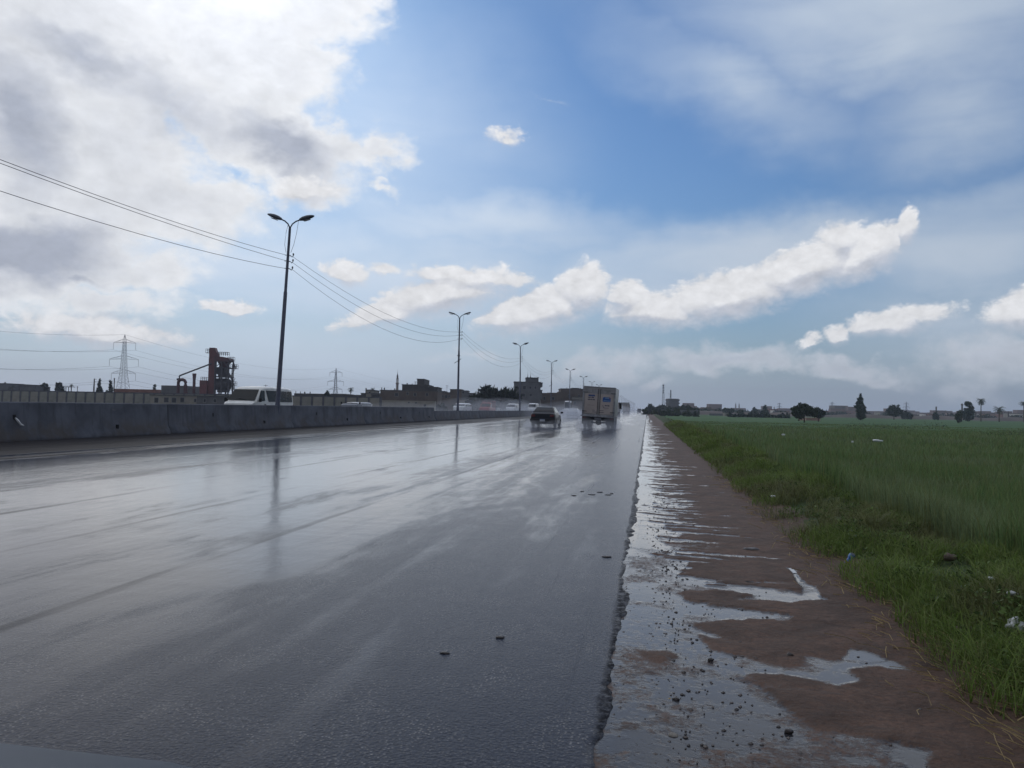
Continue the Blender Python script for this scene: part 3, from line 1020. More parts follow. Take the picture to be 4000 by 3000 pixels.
def lamp_post(style=0):
    o = thing('street_lamp', (0, 0, 0), 'x', 'street lamp', 'double arm street lamps along the median')
    MB().tube([(0, 0, 0), (0, 0, 0.02), (0, 0, 1.2), (0, 0, 1.25), (0, 0, 6.8), (0, 0, 6.83), (0, 0, 10.0)], [0.15, 0.15, 0.125, 0.115, 0.092, 0.075, 0.062], 12).build('pole', M_STEEL, o, smooth=True, angle=60)
    MB().box(-0.22, 0.22, -0.22, 0.22, 0.0, 0.03).build('base_plate', M_STEEL_DARK, o)
    for sx in (-1, 1):
        path = [(sx * 0.01, 0, 9.85), (sx * 0.03, 0, 10.08), (sx * 0.12, 0, 10.24), (sx * 0.30, 0, 10.38), (sx * 0.48, 0, 10.45)]
        MB().tube(path, 0.035, 8).build('arm', M_STEEL, o, smooth=True, angle=60)
        h = lamp_head(MB(), sx, style).build('lamp_head', M_HEAD, o, smooth=True, angle=60, loc=(sx * 0.46, 0, 10.45))
        c, s = math.cos(R(17)), math.sin(R(17))
        MB().loft([[(sx * ((0.2 + 0.38 * u) * c + 0.10 * s), 0.10 * w, (0.2 + 0.38 * u) * s - 0.10 * c) for u, w in ((0, -1), (1, -0.9), (1, 0.9), (0, 1))],
                   [(sx * ((0.26 + 0.26 * u) * c + 0.135 * s), 0.06 * w, (0.26 + 0.26 * u) * s - 0.135 * c) for u, w in ((0, -1), (1, -0.9), (1, 0.9), (0, 1))]]).build('lens', M_LENS, h)
        MB().tube([(sx * (0.42 if sx > 0 else 0.12), 0.02, 10.42 if sx > 0 else 10.22), (sx * 0.36 if sx > 0 else -0.20, 0.03, 9.8), (sx * 0.25 if sx > 0 else -0.23, 0.03, 9.2), (sx * 0.13, 0.02, 8.8)], 0.010, 4).build('cable', M_WIRE, o)
    for z in WIRE_Z:
        br = MB().tube([(-0.16, 0, z - 0.06), (0.10, 0, z - 0.06), (0.17, 0, z - 0.09), (0.22, 0, z - 0.15), (0.27, 0, z - 0.12), (0.28, 0, z - 0.03)], 0.016, 5)
        p = br.build('bracket', M_STEEL_DARK, o)
        MB().lathe([(0.02, z - 0.07), (0.045, z - 0.05), (0.03, z - 0.015), (0.05, z), (0.025, z + 0.05)], 8, (0.28, 0)).build('insulator', M_CERAMIC, p)
    return o


WIRE_Z = (8.72, 8.42, 8.06)


def build_lamps():
    pts = [on_line(BAR_X, p) for p in LAMP_PX]
    step = (pts[5].y - pts[0].y) / 5
    ys = [p.y for p in pts]
    while len(ys) < 32:
        ys.append(ys[-1] + step)
    ordinal = ['leaning street lamp nearest the camera, rising behind the white microbus', 'second street lamp along the median, with a loose bar slung low on its pole', 'third street lamp along the median, in front of the flat roofed house',
               'fourth street lamp, above the black car', 'fifth street lamp, left of the lorry above the low brown building', 'sixth street lamp, its pole cut off by the lorry box',
               'seventh street lamp, only its arms showing over the lorry box', 'eighth street lamp, arms peeking over the middle of the lorry']
    protos = [lamp_post(0), lamp_post(1)]
    for i, y in enumerate(ys):
        lab = ordinal[i] if i < 8 else 'small double arm street lamp in the far row right of the lorry'
        if i == 0:
            o = protos[0]
        elif i == 1:
            o = protos[1]
        else:
            o = copy_tree(protos[0 if i % 3 else 1])
        o['label'] = lab
        o.location = (BAR_X, y, 0)
        o.rotation_euler = (0, (R(2.35), R(-0.1), R(-0.5), R(0.2), R(0.9), R(0.3), R(0.2), R(0.1))[i] if i < 8 else R(rnd.uniform(-0.8, 1.2)), R(rnd.uniform(-6, 6)) if i else R(4))
        if i == 0:
            o.scale = (1, 1, 1.018)
        if i == 1:
            MB().tube([(-0.42, -0.14, 5.55), (0.26, -0.13, 6.02)], 0.03, 6).build('loose_bar', M_STEEL_DARK, o)
            MB().box(-0.14, 0.12, -0.13, 0.13, 6.3, 6.36).build('clamp', M_STEEL_DARK, o)
    # the post before the first one stands just outside the picture and carries the near ends of the wires
    y0 = ys[0] - step
    o = copy_tree(protos[0])
    o.location = (BAR_X, y0, 0)
    o.rotation_euler = (0, 0, 0)
    o.scale = (1, 1, 1)
    for ch in list(o.children):
        if ch.name.startswith('loose_bar'):
            bpy.data.objects.remove(ch)
    o['label'] = 'street lamp standing at the left, just out of the picture'
    ys = [y0] + ys[:12]
    for w, z in enumerate(WIRE_Z):
        path = []
        for i in range(len(ys) - 1):
            sag = (0.76, 0.56, 0.98)[w] if i == 0 else (1.15, 1.35, 1.65)[w] if i < 4 else 1.2
            lean = [0.0, 0.36, 0.0, -0.07, 0.03, 0.13, 0.04] + [0.0] * 20
            for k in range(16):
                t = k / 16
                xx = BAR_X + 0.28 + lean[i] * (1 - t) + lean[i + 1] * t
                path.append((xx, ys[i] * (1 - t) + ys[i + 1] * t, z - 4 * sag * t * (1 - t)))
        path.append((BAR_X + 0.28, ys[-1], z))
        b = MB().tube(path, 0.010, 4)
        b.build('overhead_wire', M_WIRE, None, label=('topmost', 'middle', 'lowest')[w] + ' of the three wires strung along the street lamps', category='wire', group='wires between the street lamps')


build_barriers()
build_lamps()


# ------------------------------------------------------------------ vehicles (local: forward +Y, right +X, ground z = 0)
M_TAIL = mat('tail_lamp_red', (0.10, 0.012, 0.012), 0.2, var=0.1)
M_AMBER = mat('lamp_amber', (0.22, 0.08, 0.02), 0.2, var=0.1)
M_LAMPG = mat('head_lamp_glass', (0.16, 0.18, 0.20), 0.3, var=0.1)
M_RIM = mat('wheel_rim', (0.22, 0.22, 0.23), 0.4, 0.5)
M_PLATE = mat('number_plate', (0.42, 0.43, 0.45), 0.4, var=0.1)
M_PLATE_BLUE = mat('number_plate_band', (0.05, 0.10, 0.22), 0.4, var=0.1)
M_CHASSIS = mat('chassis_black', (0.015, 0.015, 0.016), 0.8)
M_PRINT = mat('dark_print', (0.035, 0.04, 0.075), 0.6, var=0.05)
M_BLUE = mat('blue_print', (0.02, 0.085, 0.28), 0.5, var=0.08)
M_PALEBLUE = mat('pale_blue_print', (0.20, 0.34, 0.48), 0.5, var=0.08)
M_REDP = mat('red_print', (0.28, 0.04, 0.04), 0.5, var=0.05)


def paint(name, col, rough=0.25):
    m = mat(name, col, rough, var=0.12, vscale=1.5)
    m.node_tree.nodes['Principled BSDF'].inputs['Specular IOR Level'].default_value = 0.22
    return m


def wheel(o, x, y, r=0.31, w=0.19, name='wheel', dual=False):
    sx = 1 if x > 0 else -1
    b = MB()
    b.loft([[(x + sx * u, y + rr * math.cos(2 * PI * k / 20), r + rr * math.sin(2 * PI * k / 20)) for k in range(20)]
            for u, rr in ((-w / 2, r * 0.85), (-w / 2 + 0.02, r * 0.97), (-w * 0.2, r), (w * 0.2, r), (w / 2 - 0.02, r * 0.97), (w / 2, r * 0.85))])
    t = b.build(name, M_BLACK, o, smooth=True)
    MB().loft([[(x + sx * u, y + rr * math.cos(2 * PI * k / 16), r + rr * math.sin(2 * PI * k / 16)) for k in range(16)]
               for u, rr in ((w / 2 - 0.06, r * 0.66), (w / 2 + 0.004, r * 0.64), (w / 2 - 0.015, r * 0.5), (w / 2 - 0.01, r * 0.2), (w / 2 + 0.012, r * 0.12))]).build('rim', M_RIM, t, smooth=True)
    return t


def body_loft(stations):
    """stations: y, half width, z bottom, z belt, z deck"""
    rings = []
    for y, w, zb, zm, zt in stations:
        half = [(w * 0.55, zb - 0.02), (w * 0.93, zb), (w * 0.99, zb + 0.10), (w, (zb + zm) / 2), (w * 0.985, zm), (w * 0.90, zt - 0.02), (w * 0.70, zt)]
        rings.append([(x, y, z) for x, z in half] + [(-x, y, z) for x, z in reversed(half)])
    return MB().loft(rings)


def sedan(name, label, col_mat, loc, rz=0.0, group=None, plain=False):
    o = thing(name, loc, label, 'car', group, rz)
    body_loft([(-2.17, 0.70, 0.36, 0.66, 0.74), (-2.13, 0.80, 0.30, 0.70, 0.90), (-2.02, 0.83, 0.25, 0.78, 0.97), (-1.55, 0.845, 0.22, 0.84, 0.99),
               (-0.6, 0.85, 0.20, 0.84, 0.95), (0.6, 0.85, 0.20, 0.84, 0.93), (1.05, 0.845, 0.20, 0.82, 0.92), (1.65, 0.83, 0.22, 0.74, 0.84),
               (2.02, 0.79, 0.26, 0.64, 0.72), (2.14, 0.70, 0.32, 0.58, 0.64)]).build('body', col_mat, o, smooth=True, angle=38)
    # cabin: lower rectangle to roof
    low = [(-0.76, -1.62, 0.96), (0.76, -1.62, 0.96), (0.77, 1.10, 0.92), (-0.77, 1.10, 0.92)]
    mid = [(-0.665, -1.30, 1.16), (0.665, -1.30, 1.16), (0.69, 0.72, 1.14), (-0.69, 0.72, 1.14)]
    top = [(-0.57, -0.86, 1.36), (0.57, -0.86, 1.36), (0.58, 0.20, 1.37), (-0.58, 0.20, 1.37)]
    cap = [(-0.48, -0.70, 1.395), (0.48, -0.70, 1.395), (0.48, 0.05, 1.40), (-0.48, 0.05, 1.40)]
    MB().loft([low, mid, top, cap]).build('cabin', col_mat, o, smooth=True, angle=30)

    def lerp(a, b, t):
        return tuple(a[i] + (b[i] - a[i]) * t for i in range(3))

    def pane(nm, a, b, c, d, n, s=0.10):
        """quad a b (bottom) c d (top), shrunk by s"""
        q = [lerp(lerp(a, b, s), lerp(d, c, s), 0.10), lerp(lerp(a, b, 1 - s), lerp(d, c, 1 - s), 0.10), lerp(lerp(a, b, 1 - s), lerp(d, c, 1 - s), 0.92), lerp(lerp(a, b, s), lerp(d, c, s), 0.92)]
        return MB().slab(q, n, 0.02, 0.012).build(nm, M_GLASS, o)
    pane('rear_window', low[0], low[1], top[1], top[0], (0, -0.5, 0.75), 0.07)
    pane('windscreen', low[3], low[2], top[2], top[3], (0, 0.45, 0.85), 0.07)
    for sx, (a, b_, c, d) in ((1, (low[1], low[2], top[2], top[1])), (-1, (low[0], low[3], top[3], top[0]))):
        n = (sx, 0, 0.42)
        for t0, t1 in ((0.17, 0.50), (0.54, 0.86)):
            q = [lerp(lerp(a, b_, t0), lerp(d, c, t0), 0.12), lerp(lerp(a, b_, t1), lerp(d, c, t1), 0.12), lerp(lerp(a, b_, t1), lerp(d, c, t1), 0.88), lerp(lerp(a, b_, t0), lerp(d, c, t0), 0.88)]
            MB().slab(q, n, 0.02, 0.014).build('side_window', M_GLASS, o)
        mir = MB().loft([[(sx * (0.86 + 0.02), 0.78, 0.95), (sx * 0.88, 0.86, 0.95), (sx * 0.88, 0.86, 1.0), (sx * 0.88, 0.78, 1.0)],
                         [(sx * 0.95, 0.74, 0.93), (sx * 0.95, 0.88, 0.93), (sx * 0.95, 0.88, 1.07), (sx * 0.95, 0.74, 1.07)],
                         [(sx * 1.08, 0.76, 0.95), (sx * 1.08, 0.87, 0.95), (sx * 1.08, 0.87, 1.05), (sx * 1.08, 0.76, 1.05)]])
        mir.build('wing_mirror', M_CHASSIS, o, bevel=0.01)
        MB().box(min(sx * 0.50, sx * 0.78), max(sx * 0.50, sx * 0.78), -2.175, -2.09, 0.70, 0.86).build('tail_lamp', M_TAIL, o, bevel=0.015)
        MB().box(min(sx * 0.42, sx * 0.72), max(sx * 0.42, sx * 0.72), 2.0, 2.15, 0.46, 0.575).build('headlight', M_LAMPG, o, bevel=0.015)
        wheel(o, sx * 0.755, -1.28)
        wheel(o, sx * 0.755, 1.32)
    MB().prism([(-0.80, 0.33), (0.80, 0.33), (0.84, 0.42), (0.84, 0.56), (0.78, 0.60), (-0.78, 0.60), (-0.84, 0.56), (-0.84, 0.42)], -2.24, -2.02).build('rear_bumper', M_CHASSIS if not plain else col_mat, o, bevel=0.02)
    MB().prism([(-0.76, 0.28), (0.76, 0.28), (0.80, 0.36), (0.80, 0.50), (-0.80, 0.50), (-0.80, 0.36)], 1.98, 2.20).build('front_bumper', M_CHASSIS if not plain else col_mat, o, bevel=0.02)
    p = MB().box(-0.17, 0.17, -2.255, -2.235, 0.40, 0.56).build('number_plate', M_PLATE, o)
    MB().box(-0.17, 0.17, -2.258, -2.256, 0.525, 0.56).build('band', M_PLATE_BLUE, p)
    MB().box(-0.62, 0.62, -2.15, -2.11, 0.885, 0.90).build('boot_lip', col_mat, o)
    MB().bar((-0.45, -2.26, 0.27), (-0.45, -2.0, 0.27), 0.03, 8).build('exhaust', M_STEEL_DARK, o)
    return o


def microbus(name, label, col_mat, loc, rz=0.0, group=None, H=1.98, category='microbus', rack=False):
    o = thing(name, loc, label, category, group, rz)
    k = H / 1.98
    st = [(2.36, 0.70, 0.32, 0.80, 0.60), (2.30, 0.80, 0.26, 1.00, 0.74), (2.10, 0.84, 0.22, 1.10, 0.80), (1.95, 0.845, 0.20, 1.16, 0.78), (1.35, 0.845, 0.20, 1.82 * k, 0.70),
          (1.1, 0.845, 0.20, 1.92 * k, 0.71), (0.4, 0.845, 0.20, 1.97 * k, 0.72), (-1.6, 0.845, 0.20, 1.96 * k, 0.72), (-2.15, 0.84, 0.22, 1.90 * k, 0.71), (-2.30, 0.82, 0.28, 1.78 * k, 0.68), (-2.34, 0.78, 0.34, 1.1, 0.74)]
    rings = []
    for y, w, zb, zt, wt in st:
        zw = min(1.06, zt - 0.03)
        half = [(w * 0.6, zb - 0.02), (w * 0.95, zb), (w, zb + 0.12), (w, 0.72 if zt > 0.8 else zt - 0.1), (w * 0.985, zw), (wt + 0.04, max(zt - 0.10, zw + 0.004)), (wt - 0.06, max(zt - 0.02, zw + 0.008)), (wt * 0.5, max(zt, zw + 0.01))]
        rings.append([(x, y, z) for x, z in half] + [(-x, y, z) for x, z in reversed(half)])
    MB().loft(rings).build('body', col_mat, o, smooth=True, angle=35)
    # glazing stands a little proud of the shell
    MB().slab([(-0.76, 1.99, 1.17), (0.76, 1.99, 1.17), (0.68, 1.43, 1.76 * k), (-0.68, 1.43, 1.76 * k)], (0, 0.72, 0.66), 0.03, 0.020).build('windscreen', M_GLASS, o)
    MB().slab([(-0.66, -2.34, 1.15), (0.66, -2.34, 1.15), (0.60, -2.29, 1.70 * k), (-0.60, -2.29, 1.70 * k)], (0, -1, 0.1), 0.03, 0.02).build('rear_window', M_GLASS, o)
    for sx in (-1, 1):
        def s(y, t):
            return (sx * (0.838 + (0.755 - 0.838) * t), y, 1.10 + (1.80 * k - 1.10) * t)
        n = (sx, 0, 0.12)
        wins = [('front_door_window', [s(1.72, 0.02), s(1.05, 0.08), s(1.02, 0.88), s(1.36, 0.88)]), ('side_window', [s(0.62, 0.02), s(-0.55, 0.02), s(-0.55, 0.9), s(0.84, 0.9)]),
                ('side_window', [s(-0.60, 0.02), s(-1.52, 0.02), s(-1.52, 0.9), s(-0.60, 0.9)]), ('side_window', [s(-1.58, 0.02), s(-2.12, 0.02), s(-2.10, 0.9), s(-1.58, 0.9)])]
        for nm, pts in wins:
            MB().slab(pts, n, 0.03, 0.018).build(nm, M_GLASS, o)
        MB().box(min(sx * 0.845, sx * 0.868), max(sx * 0.845, sx * 0.868), 0.96, 1.10, 0.93, 0.98).build('door_handle', M_CHASSIS, o)
        MB().box(min(sx * 0.50, sx * 0.78), max(sx * 0.50, sx * 0.78), 2.27, 2.345, 0.62, 0.80).build('headlight', M_LAMPG, o, bevel=0.02)
        MB().box(min(sx * 0.70, sx * 0.83), max(sx * 0.70, sx * 0.83), -2.36, -2.28, 0.70, 0.98).build('tail_lamp', M_TAIL, o, bevel=0.015)
        MB().loft([[(sx * 0.86, 1.72, 1.10), (sx * 0.86, 1.76, 1.10), (sx * 0.86, 1.76, 1.14), (sx * 0.86, 1.72, 1.14)], [(sx * 0.96, 1.80, 1.08), (sx * 0.96, 1.86, 1.08), (sx * 0.96, 1.86, 1.30), (sx * 0.96, 1.80, 1.30)],
                   [(sx * 1.05, 1.78, 1.10), (sx * 1.05, 1.84, 1.10), (sx * 1.05, 1.84, 1.28), (sx * 1.05, 1.78, 1.28)]]).build('wing_mirror', M_CHASSIS, o)
        wheel(o, sx * 0.76, 1.30, 0.33)
        wheel(o, sx * 0.76, -1.25, 0.33)
    MB().prism([(-0.80, 0.30), (0.80, 0.30), (0.82, 0.50), (-0.82, 0.50)], 2.22, 2.42).build('front_bumper', M_STEEL_DARK, o, bevel=0.03)
    MB().prism([(-0.82, 0.32), (0.82, 0.32), (0.82, 0.52), (-0.82, 0.52)], -2.42, -2.28).build('rear_bumper', M_STEEL_DARK, o, bevel=0.03)
    MB().box(-0.20, 0.20, 2.42, 2.435, 0.36, 0.48).build('number_plate', M_PLATE, o)
    MB().bar((-0.35, 2.03, 1.18), (0.18, 1.94, 1.27), 0.012, 5).build('wiper', M_CHASSIS, o)
    if rack:
        r = MB()
        for y in (-1.8, -0.6, 0.6):
            r.bar((-0.66, y, H + 0.06), (0.66, y, H + 0.06), 0.02, 5)
        for x in (-0.66, 0.66):
            r.bar((x, -1.8, H + 0.10), (x, 0.6, H + 0.10), 0.02, 5)
        r.build('roof_rack', M_STEEL_DARK, o)
    return o


def box_lorry(name, label, loc, rz=0.0, box_mat=None, tilt=0.0, detail=True, group=None, H=2.80, W=2.16, L=4.6):
    o = thing(name, loc, label, 'lorry', group, rz)
    box_mat = box_mat or M_DIRTYWHITE
    piv = 0.80
    part = []

    def put(mb, nm, m, par=None, **k):
        q = mb.build(nm, m, par or o, **k)
        if par is None:
            q.location = (0, 0, piv)
            q.rotation_euler = (0, tilt, 0)
        part.append(q)
        return q
    h, w = H - piv, W / 2
    put(MB().box(-w, w, -L / 2, L / 2, 0.06, h), 'cargo_box', box_mat, bevel=0.02)
    yb = -L / 2
    # rear frame
    fr = MB()
    fr.box(-w - 0.01, -w + 0.09, yb - 0.06, yb - 0.002, 0.02, h + 0.015).box(w - 0.09, w + 0.01, yb - 0.06, yb - 0.002, 0.02, h + 0.015)
    fr.box(-w + 0.09, w - 0.09, yb - 0.06, yb - 0.002, h - 0.07, h + 0.015).box(-w + 0.09, w - 0.09, yb - 0.06, yb - 0.002, 0.02, 0.13)
    put(fr, 'rear_frame', mat('aluminium_frame', (0.26, 0.26, 0.27), 0.45, 0.3), bevel=0.008)
    for sx in (-1, 1):
        a, b_ = sorted((sx * 0.012, sx * (w - 0.10)))
        d = put(MB().box(a, b_, yb - 0.05, yb - 0.004, 0.14, h - 0.09), 'rear_door', mat('lorry_door_white', (0.34, 0.305, 0.28), 0.45, var=0.16, vscale=0.9), bevel=0.006)  # door colour lowered to look shaded as well as grimy
        if detail:
            MB().box(a + 0.02, b_ - 0.02, yb - 0.054, yb - 0.051, h - 0.46, h - 0.11).build('upper_strip', mat('grimy_strip', (0.26, 0.25, 0.25), 0.5), d)
            MB().box(a + 0.04, b_ - 0.04, yb - 0.056, yb - 0.0515, 0.20, h - 0.48).build('poster', mat('pale_poster', (0.40, 0.335, 0.30) if sx < 0 else (0.38, 0.37, 0.41), 0.45, var=0.12, vscale=1.0), d)
            c = sx * (w - 0.10) / 2 + sx * 0.02
            if sx < 0:
                MB().prism([(c - 0.23, 1.40), (c - 0.18, 1.33), (c + 0.20, 1.34), (c + 0.24, 1.38), (c + 0.20, 1.46), (c - 0.20, 1.45)], yb - 0.062, yb - 0.057).build('emblem', mat('navy_print', (0.04, 0.07, 0.20), 0.5), d)
                t = MB()
                for z, x0, ws in ((1.23, c - 0.22, (0.12, 0.06, 0.16)), (1.09, c - 0.24, (0.20, 0.09, 0.14))):
                    xx = x0
                    for ww in ws:
                        t.box(xx, xx + ww, yb - 0.061, yb - 0.0572, z, z + 0.055)
                        t.box(xx + ww * 0.3, xx + ww * 0.5, yb - 0.061, yb - 0.0572, z + 0.055, z + 0.085)
                        xx += ww + 0.025
                t.box(c - 0.26, c + 0.22, yb - 0.061, yb - 0.0572, 0.74, 0.752)
                t.box(c + 0.10, c + 0.28, yb - 0.061, yb - 0.0572, 0.40, 0.43).box(c + 0.12, c + 0.40, yb - 0.061, yb - 0.0572, 0.28, 0.31)
                t.build('lettering', M_PRINT, d)
            else:
                e = MB().prism([(c - 0.26, 1.06), (c - 0.21, 1.02), (c + 0.24, 1.02), (c + 0.27, 1.07), (c + 0.27, 1.30), (c + 0.22, 1.34), (c - 0.20, 1.34), (c - 0.26, 1.28)], yb - 0.063, yb - 0.057).build('emblem', M_BLUE, d)
                MB().box(c - 0.20, c + 0.24, yb - 0.067, yb - 0.0635, 1.075, 1.115).box(c - 0.10, c + 0.16, yb - 0.067, yb - 0.0635, 1.25, 1.30).build('emblem_bands', M_PALEBLUE, d)
                MB().box(c + 0.17, c + 0.25, yb - 0.067, yb - 0.0635, 1.25, 1.31).build('red_mark', M_REDP, d)
                t = MB()
                xx = c - 0.10
                for ww in (0.10, 0.08, 0.12):
                    t.box(xx, xx + ww, yb - 0.061, yb - 0.0572, 0.74, 0.80)
                    t.box(xx + ww * 0.4, xx + ww * 0.6, yb - 0.061, yb - 0.0572, 0.80, 0.83)
                    xx += ww + 0.012
                t.prism([(c - 0.24, 0.80), (c - 0.21, 0.80), (c - 0.20, 0.70), (c - 0.12, 0.67), (c - 0.14, 0.64), (c - 0.22, 0.67)], yb - 0.061, yb - 0.0572)
                t.box(c - 0.20, c + 0.18, yb - 0.061, yb - 0.0572, 0.60, 0.62)
                t.box(c - 0.40, c - 0.14, yb - 0.061, yb - 0.0572, 0.40, 0.43).box(c - 0.42, c - 0.12, yb - 0.061, yb - 0.0572, 0.28, 0.31)
                t.build('lettering', M_PRINT, d)
        MB().bar((sx * 0.075, yb - 0.075, 0.16), (sx * 0.075, yb - 0.075, h - 0.12), 0.018, 6).build('locking_bar', M_STEEL_DARK, d)
        for z in (0.30, h - 0.42):
            q = sorted((sx * (w - 0.30), sx * (w + 0.02)))
            MB().box(q[0], q[1], yb - 0.075, yb - 0.052, z, z + 0.045).build('hinge', M_STEEL_DARK, d)
        a, b_ = sorted((sx * (w - 0.30), sx * (w - 0.05)))
        put(MB().box(a, b_, yb - 0.03, yb + 0.05, -0.16, -0.06), 'tail_lamp', M_TAIL, bevel=0.01)
        put(MB().box(min(sx * 0.55, sx * w), max(sx * 0.55, sx * w), yb + 0.14, yb + 0.16, -0.55, -0.02), 'mud_flap', M_BLACK)
    put(MB().box(-w - 0.08, w + 0.02, yb - 0.09, yb + 0.02, -0.03, 0.05), 'rear_sill', mat('aluminium_frame', (0.26, 0.26, 0.27), 0.45, 0.3), bevel=0.01)
    put(MB().box(-w + 0.05, w - 0.05, yb + 0.05, yb + 0.20, -0.28, -0.04).box(-0.42, -0.32, yb + 0.2, L / 2 + 1.4, -0.28, 0.05).box(0.32, 0.42, yb + 0.2, L / 2 + 1.4, -0.28, 0.05), 'chassis', M_CHASSIS)
    put(MB().box(-0.22, 0.22, yb + 0.015, yb + 0.048, -0.20, -0.07), 'number_plate', mat('grimy_plate', (0.16, 0.16, 0.18), 0.6))
    put(MB().lathe([(0.05, -0.60), (0.19, -0.52), (0.22, -0.42), (0.19, -0.32), (0.05, -0.26)], 12, (0, yb + 0.9)), 'differential', M_CHASSIS, smooth=True)
    for sx in (-1, 1):
        for xo in (0.0, 0.27):
            wheel(o, sx * (0.93 - xo), yb + 0.95, 0.39, 0.22)
        wheel(o, sx * 0.88, L / 2 + 0.75, 0.39, 0.22)
    MB().bar((-0.8, yb + 0.95, 0.39), (0.8, yb + 0.95, 0.39), 0.07, 8).build('axle', M_CHASSIS, o)
    # cab
    cy = L / 2 + 0.10
    cab = MB().prism([(cy, 0.45), (cy + 1.55, 0.45), (cy + 1.62, 0.70), (cy + 1.58, 1.20), (cy + 1.25, 2.10), (cy + 1.10, 2.20), (cy, 2.20)], -0.92, 0.92, 'x')
    cb = cab.build('cab', M_DIRTYWHITE, o, bevel=0.05)
    MB().slab([(-0.80, cy + 1.56, 1.25), (0.80, cy + 1.56, 1.25), (0.76, cy + 1.29, 2.0), (-0.76, cy + 1.29, 2.0)], (0, 0.94, 0.34), 0.02, 0.012).build('windscreen', M_GLASS, cb)
    for sx in (-1, 1):
        MB().slab([(sx * 0.92, cy + 0.35, 1.30), (sx * 0.92, cy + 1.40, 1.30), (sx * 0.92, cy + 1.20, 1.98), (sx * 0.92, cy + 0.35, 1.98)], (sx, 0, 0), 0.02, 0.008).build('door_window', M_GLASS, cb)
        m_ = MB().bar((sx * 0.93, cy + 1.45, 1.75), (sx * 1.20, cy + 1.55, 1.80), 0.015, 5)
        m_.box(min(sx * 1.12, sx * 1.30), max(sx * 1.12, sx * 1.30), cy + 1.52, cy + 1.58, 1.35, 1.78).build('wing_mirror', M_CHASSIS, cb)
    return o


def dir_heading(rz):
    return rz


def build_vehicles():
    P = PI
    black = paint('black_car_paint', (0.012, 0.014, 0.018), 0.3)
    black.node_tree.nodes['Principled BSDF'].inputs['Specular IOR Level'].default_value = 0.10
    silver = paint('silver_car_paint', (0.22, 0.23, 0.25), 0.3)
    cream = paint('cream_white_paint', (0.74, 0.73, 0.68), 0.3)
    white = paint('white_car_paint', (0.68, 0.69, 0.70), 0.3)
    red = paint('red_car_paint', (0.30, 0.035, 0.035), 0.35)
    teal = paint('grey_blue_paint', (0.028, 0.046, 0.072), 0.4)
    teal.node_tree.nodes['Principled BSDF'].inputs['Specular IOR Level'].default_value = 0.10
    q = ground(2118, 1669)
    sedan('car', 'black sedan seen from behind on the wet road, left of the lorry', black, (q.x, q.y + 2.2, 0))
    q = ground(2336, 1674)
    box_lorry('box_lorry', 'dirty white box lorry with a blue emblem on its rear doors, leaning to the right', (q.x, q.y + 2.3, 0), R(-0.6), tilt=R(2.9))
    q = on_line(-10.6, 2240)
    sedan('car', 'silver car in the spray ahead, between the black sedan and the lorry', silver, (q.x, q.y, 0), plain=True)
    # beyond the barrier, coming towards the camera
    q = spot(1016, 42.0)
    microbus('microbus', 'cream white microbus behind the first lamp post', cream, (q.x, q.y, 0.22), P, 'white microbuses on the opposite carriageway', H=1.95)
    q = on_line(-29.6, 1394)
    microbus('minivan', 'pale grey van of which only the roof shows over the barrier', silver, (q.x, q.y, 0.22), P, None, H=1.30, category='van')
    q = on_line(-26.0, 1806)
    microbus('minivan', 'white van passing behind the second lamp post', white, (q.x, q.y, 0.22), P, None, H=1.55, category='van')
    q = on_line(-24.0, 1903)
    pickup('pickup_truck', 'red pickup truck with a raised rear cage, in front of the dark tree', red, (q.x, q.y, 0.22), P)
    q = on_line(-24.0, 2002)
    microbus('microbus', 'white microbus just left of the third lamp post', white, (q.x, q.y, 0.22), P, 'white microbuses on the opposite carriageway', H=1.78)
    q = on_line(-22.3, 2083)
    microbus('microbus', 'white microbus over the left corner of the black sedan', white, (q.x, q.y, 0.22), P, 'white microbuses on the opposite carriageway', H=2.0)
    q = on_line(-21.5, 2218)
    microbus('bus', 'tall white bus with a rounded roof behind the silver car', white, (q.x, q.y, 0.22), P, None, H=3.2, category='bus')
    # far traffic on our side, right of the lorry
    gl = mat('grey_lorry_box', (0.20, 0.21, 0.22), 0.6)
    dl = mat('dark_lorry_box', (0.05, 0.055, 0.06), 0.7)
    q = spot(2407, 175)
    box_lorry('box_lorry', 'grey lorry half hidden behind the right side of the white lorry', (q.x - 0.2, q.y, 0), 0, gl, detail=False, H=2.9, W=2.3)
    q = spot(2447, 285)
    box_lorry('box_lorry', 'dark lorry in the mist under the far lamps', (q.x, q.y, 0), 0, dl, detail=False, H=3.4, W=2.5, L=6.5)
    q = spot(2497, 330)
    microbus('microbus', 'tiny grey microbus at the vanishing point of the road', silver, (q.x, q.y, 0), 0, None, H=2.0)
    # the car the picture was taken from the side of: its bonnet fills the lower left corner
    sedan('parked_car', 'grey blue car whose bonnet edge shows in the lower left corner', teal, (-1.24, -0.97, 0.045), 0, plain=True)


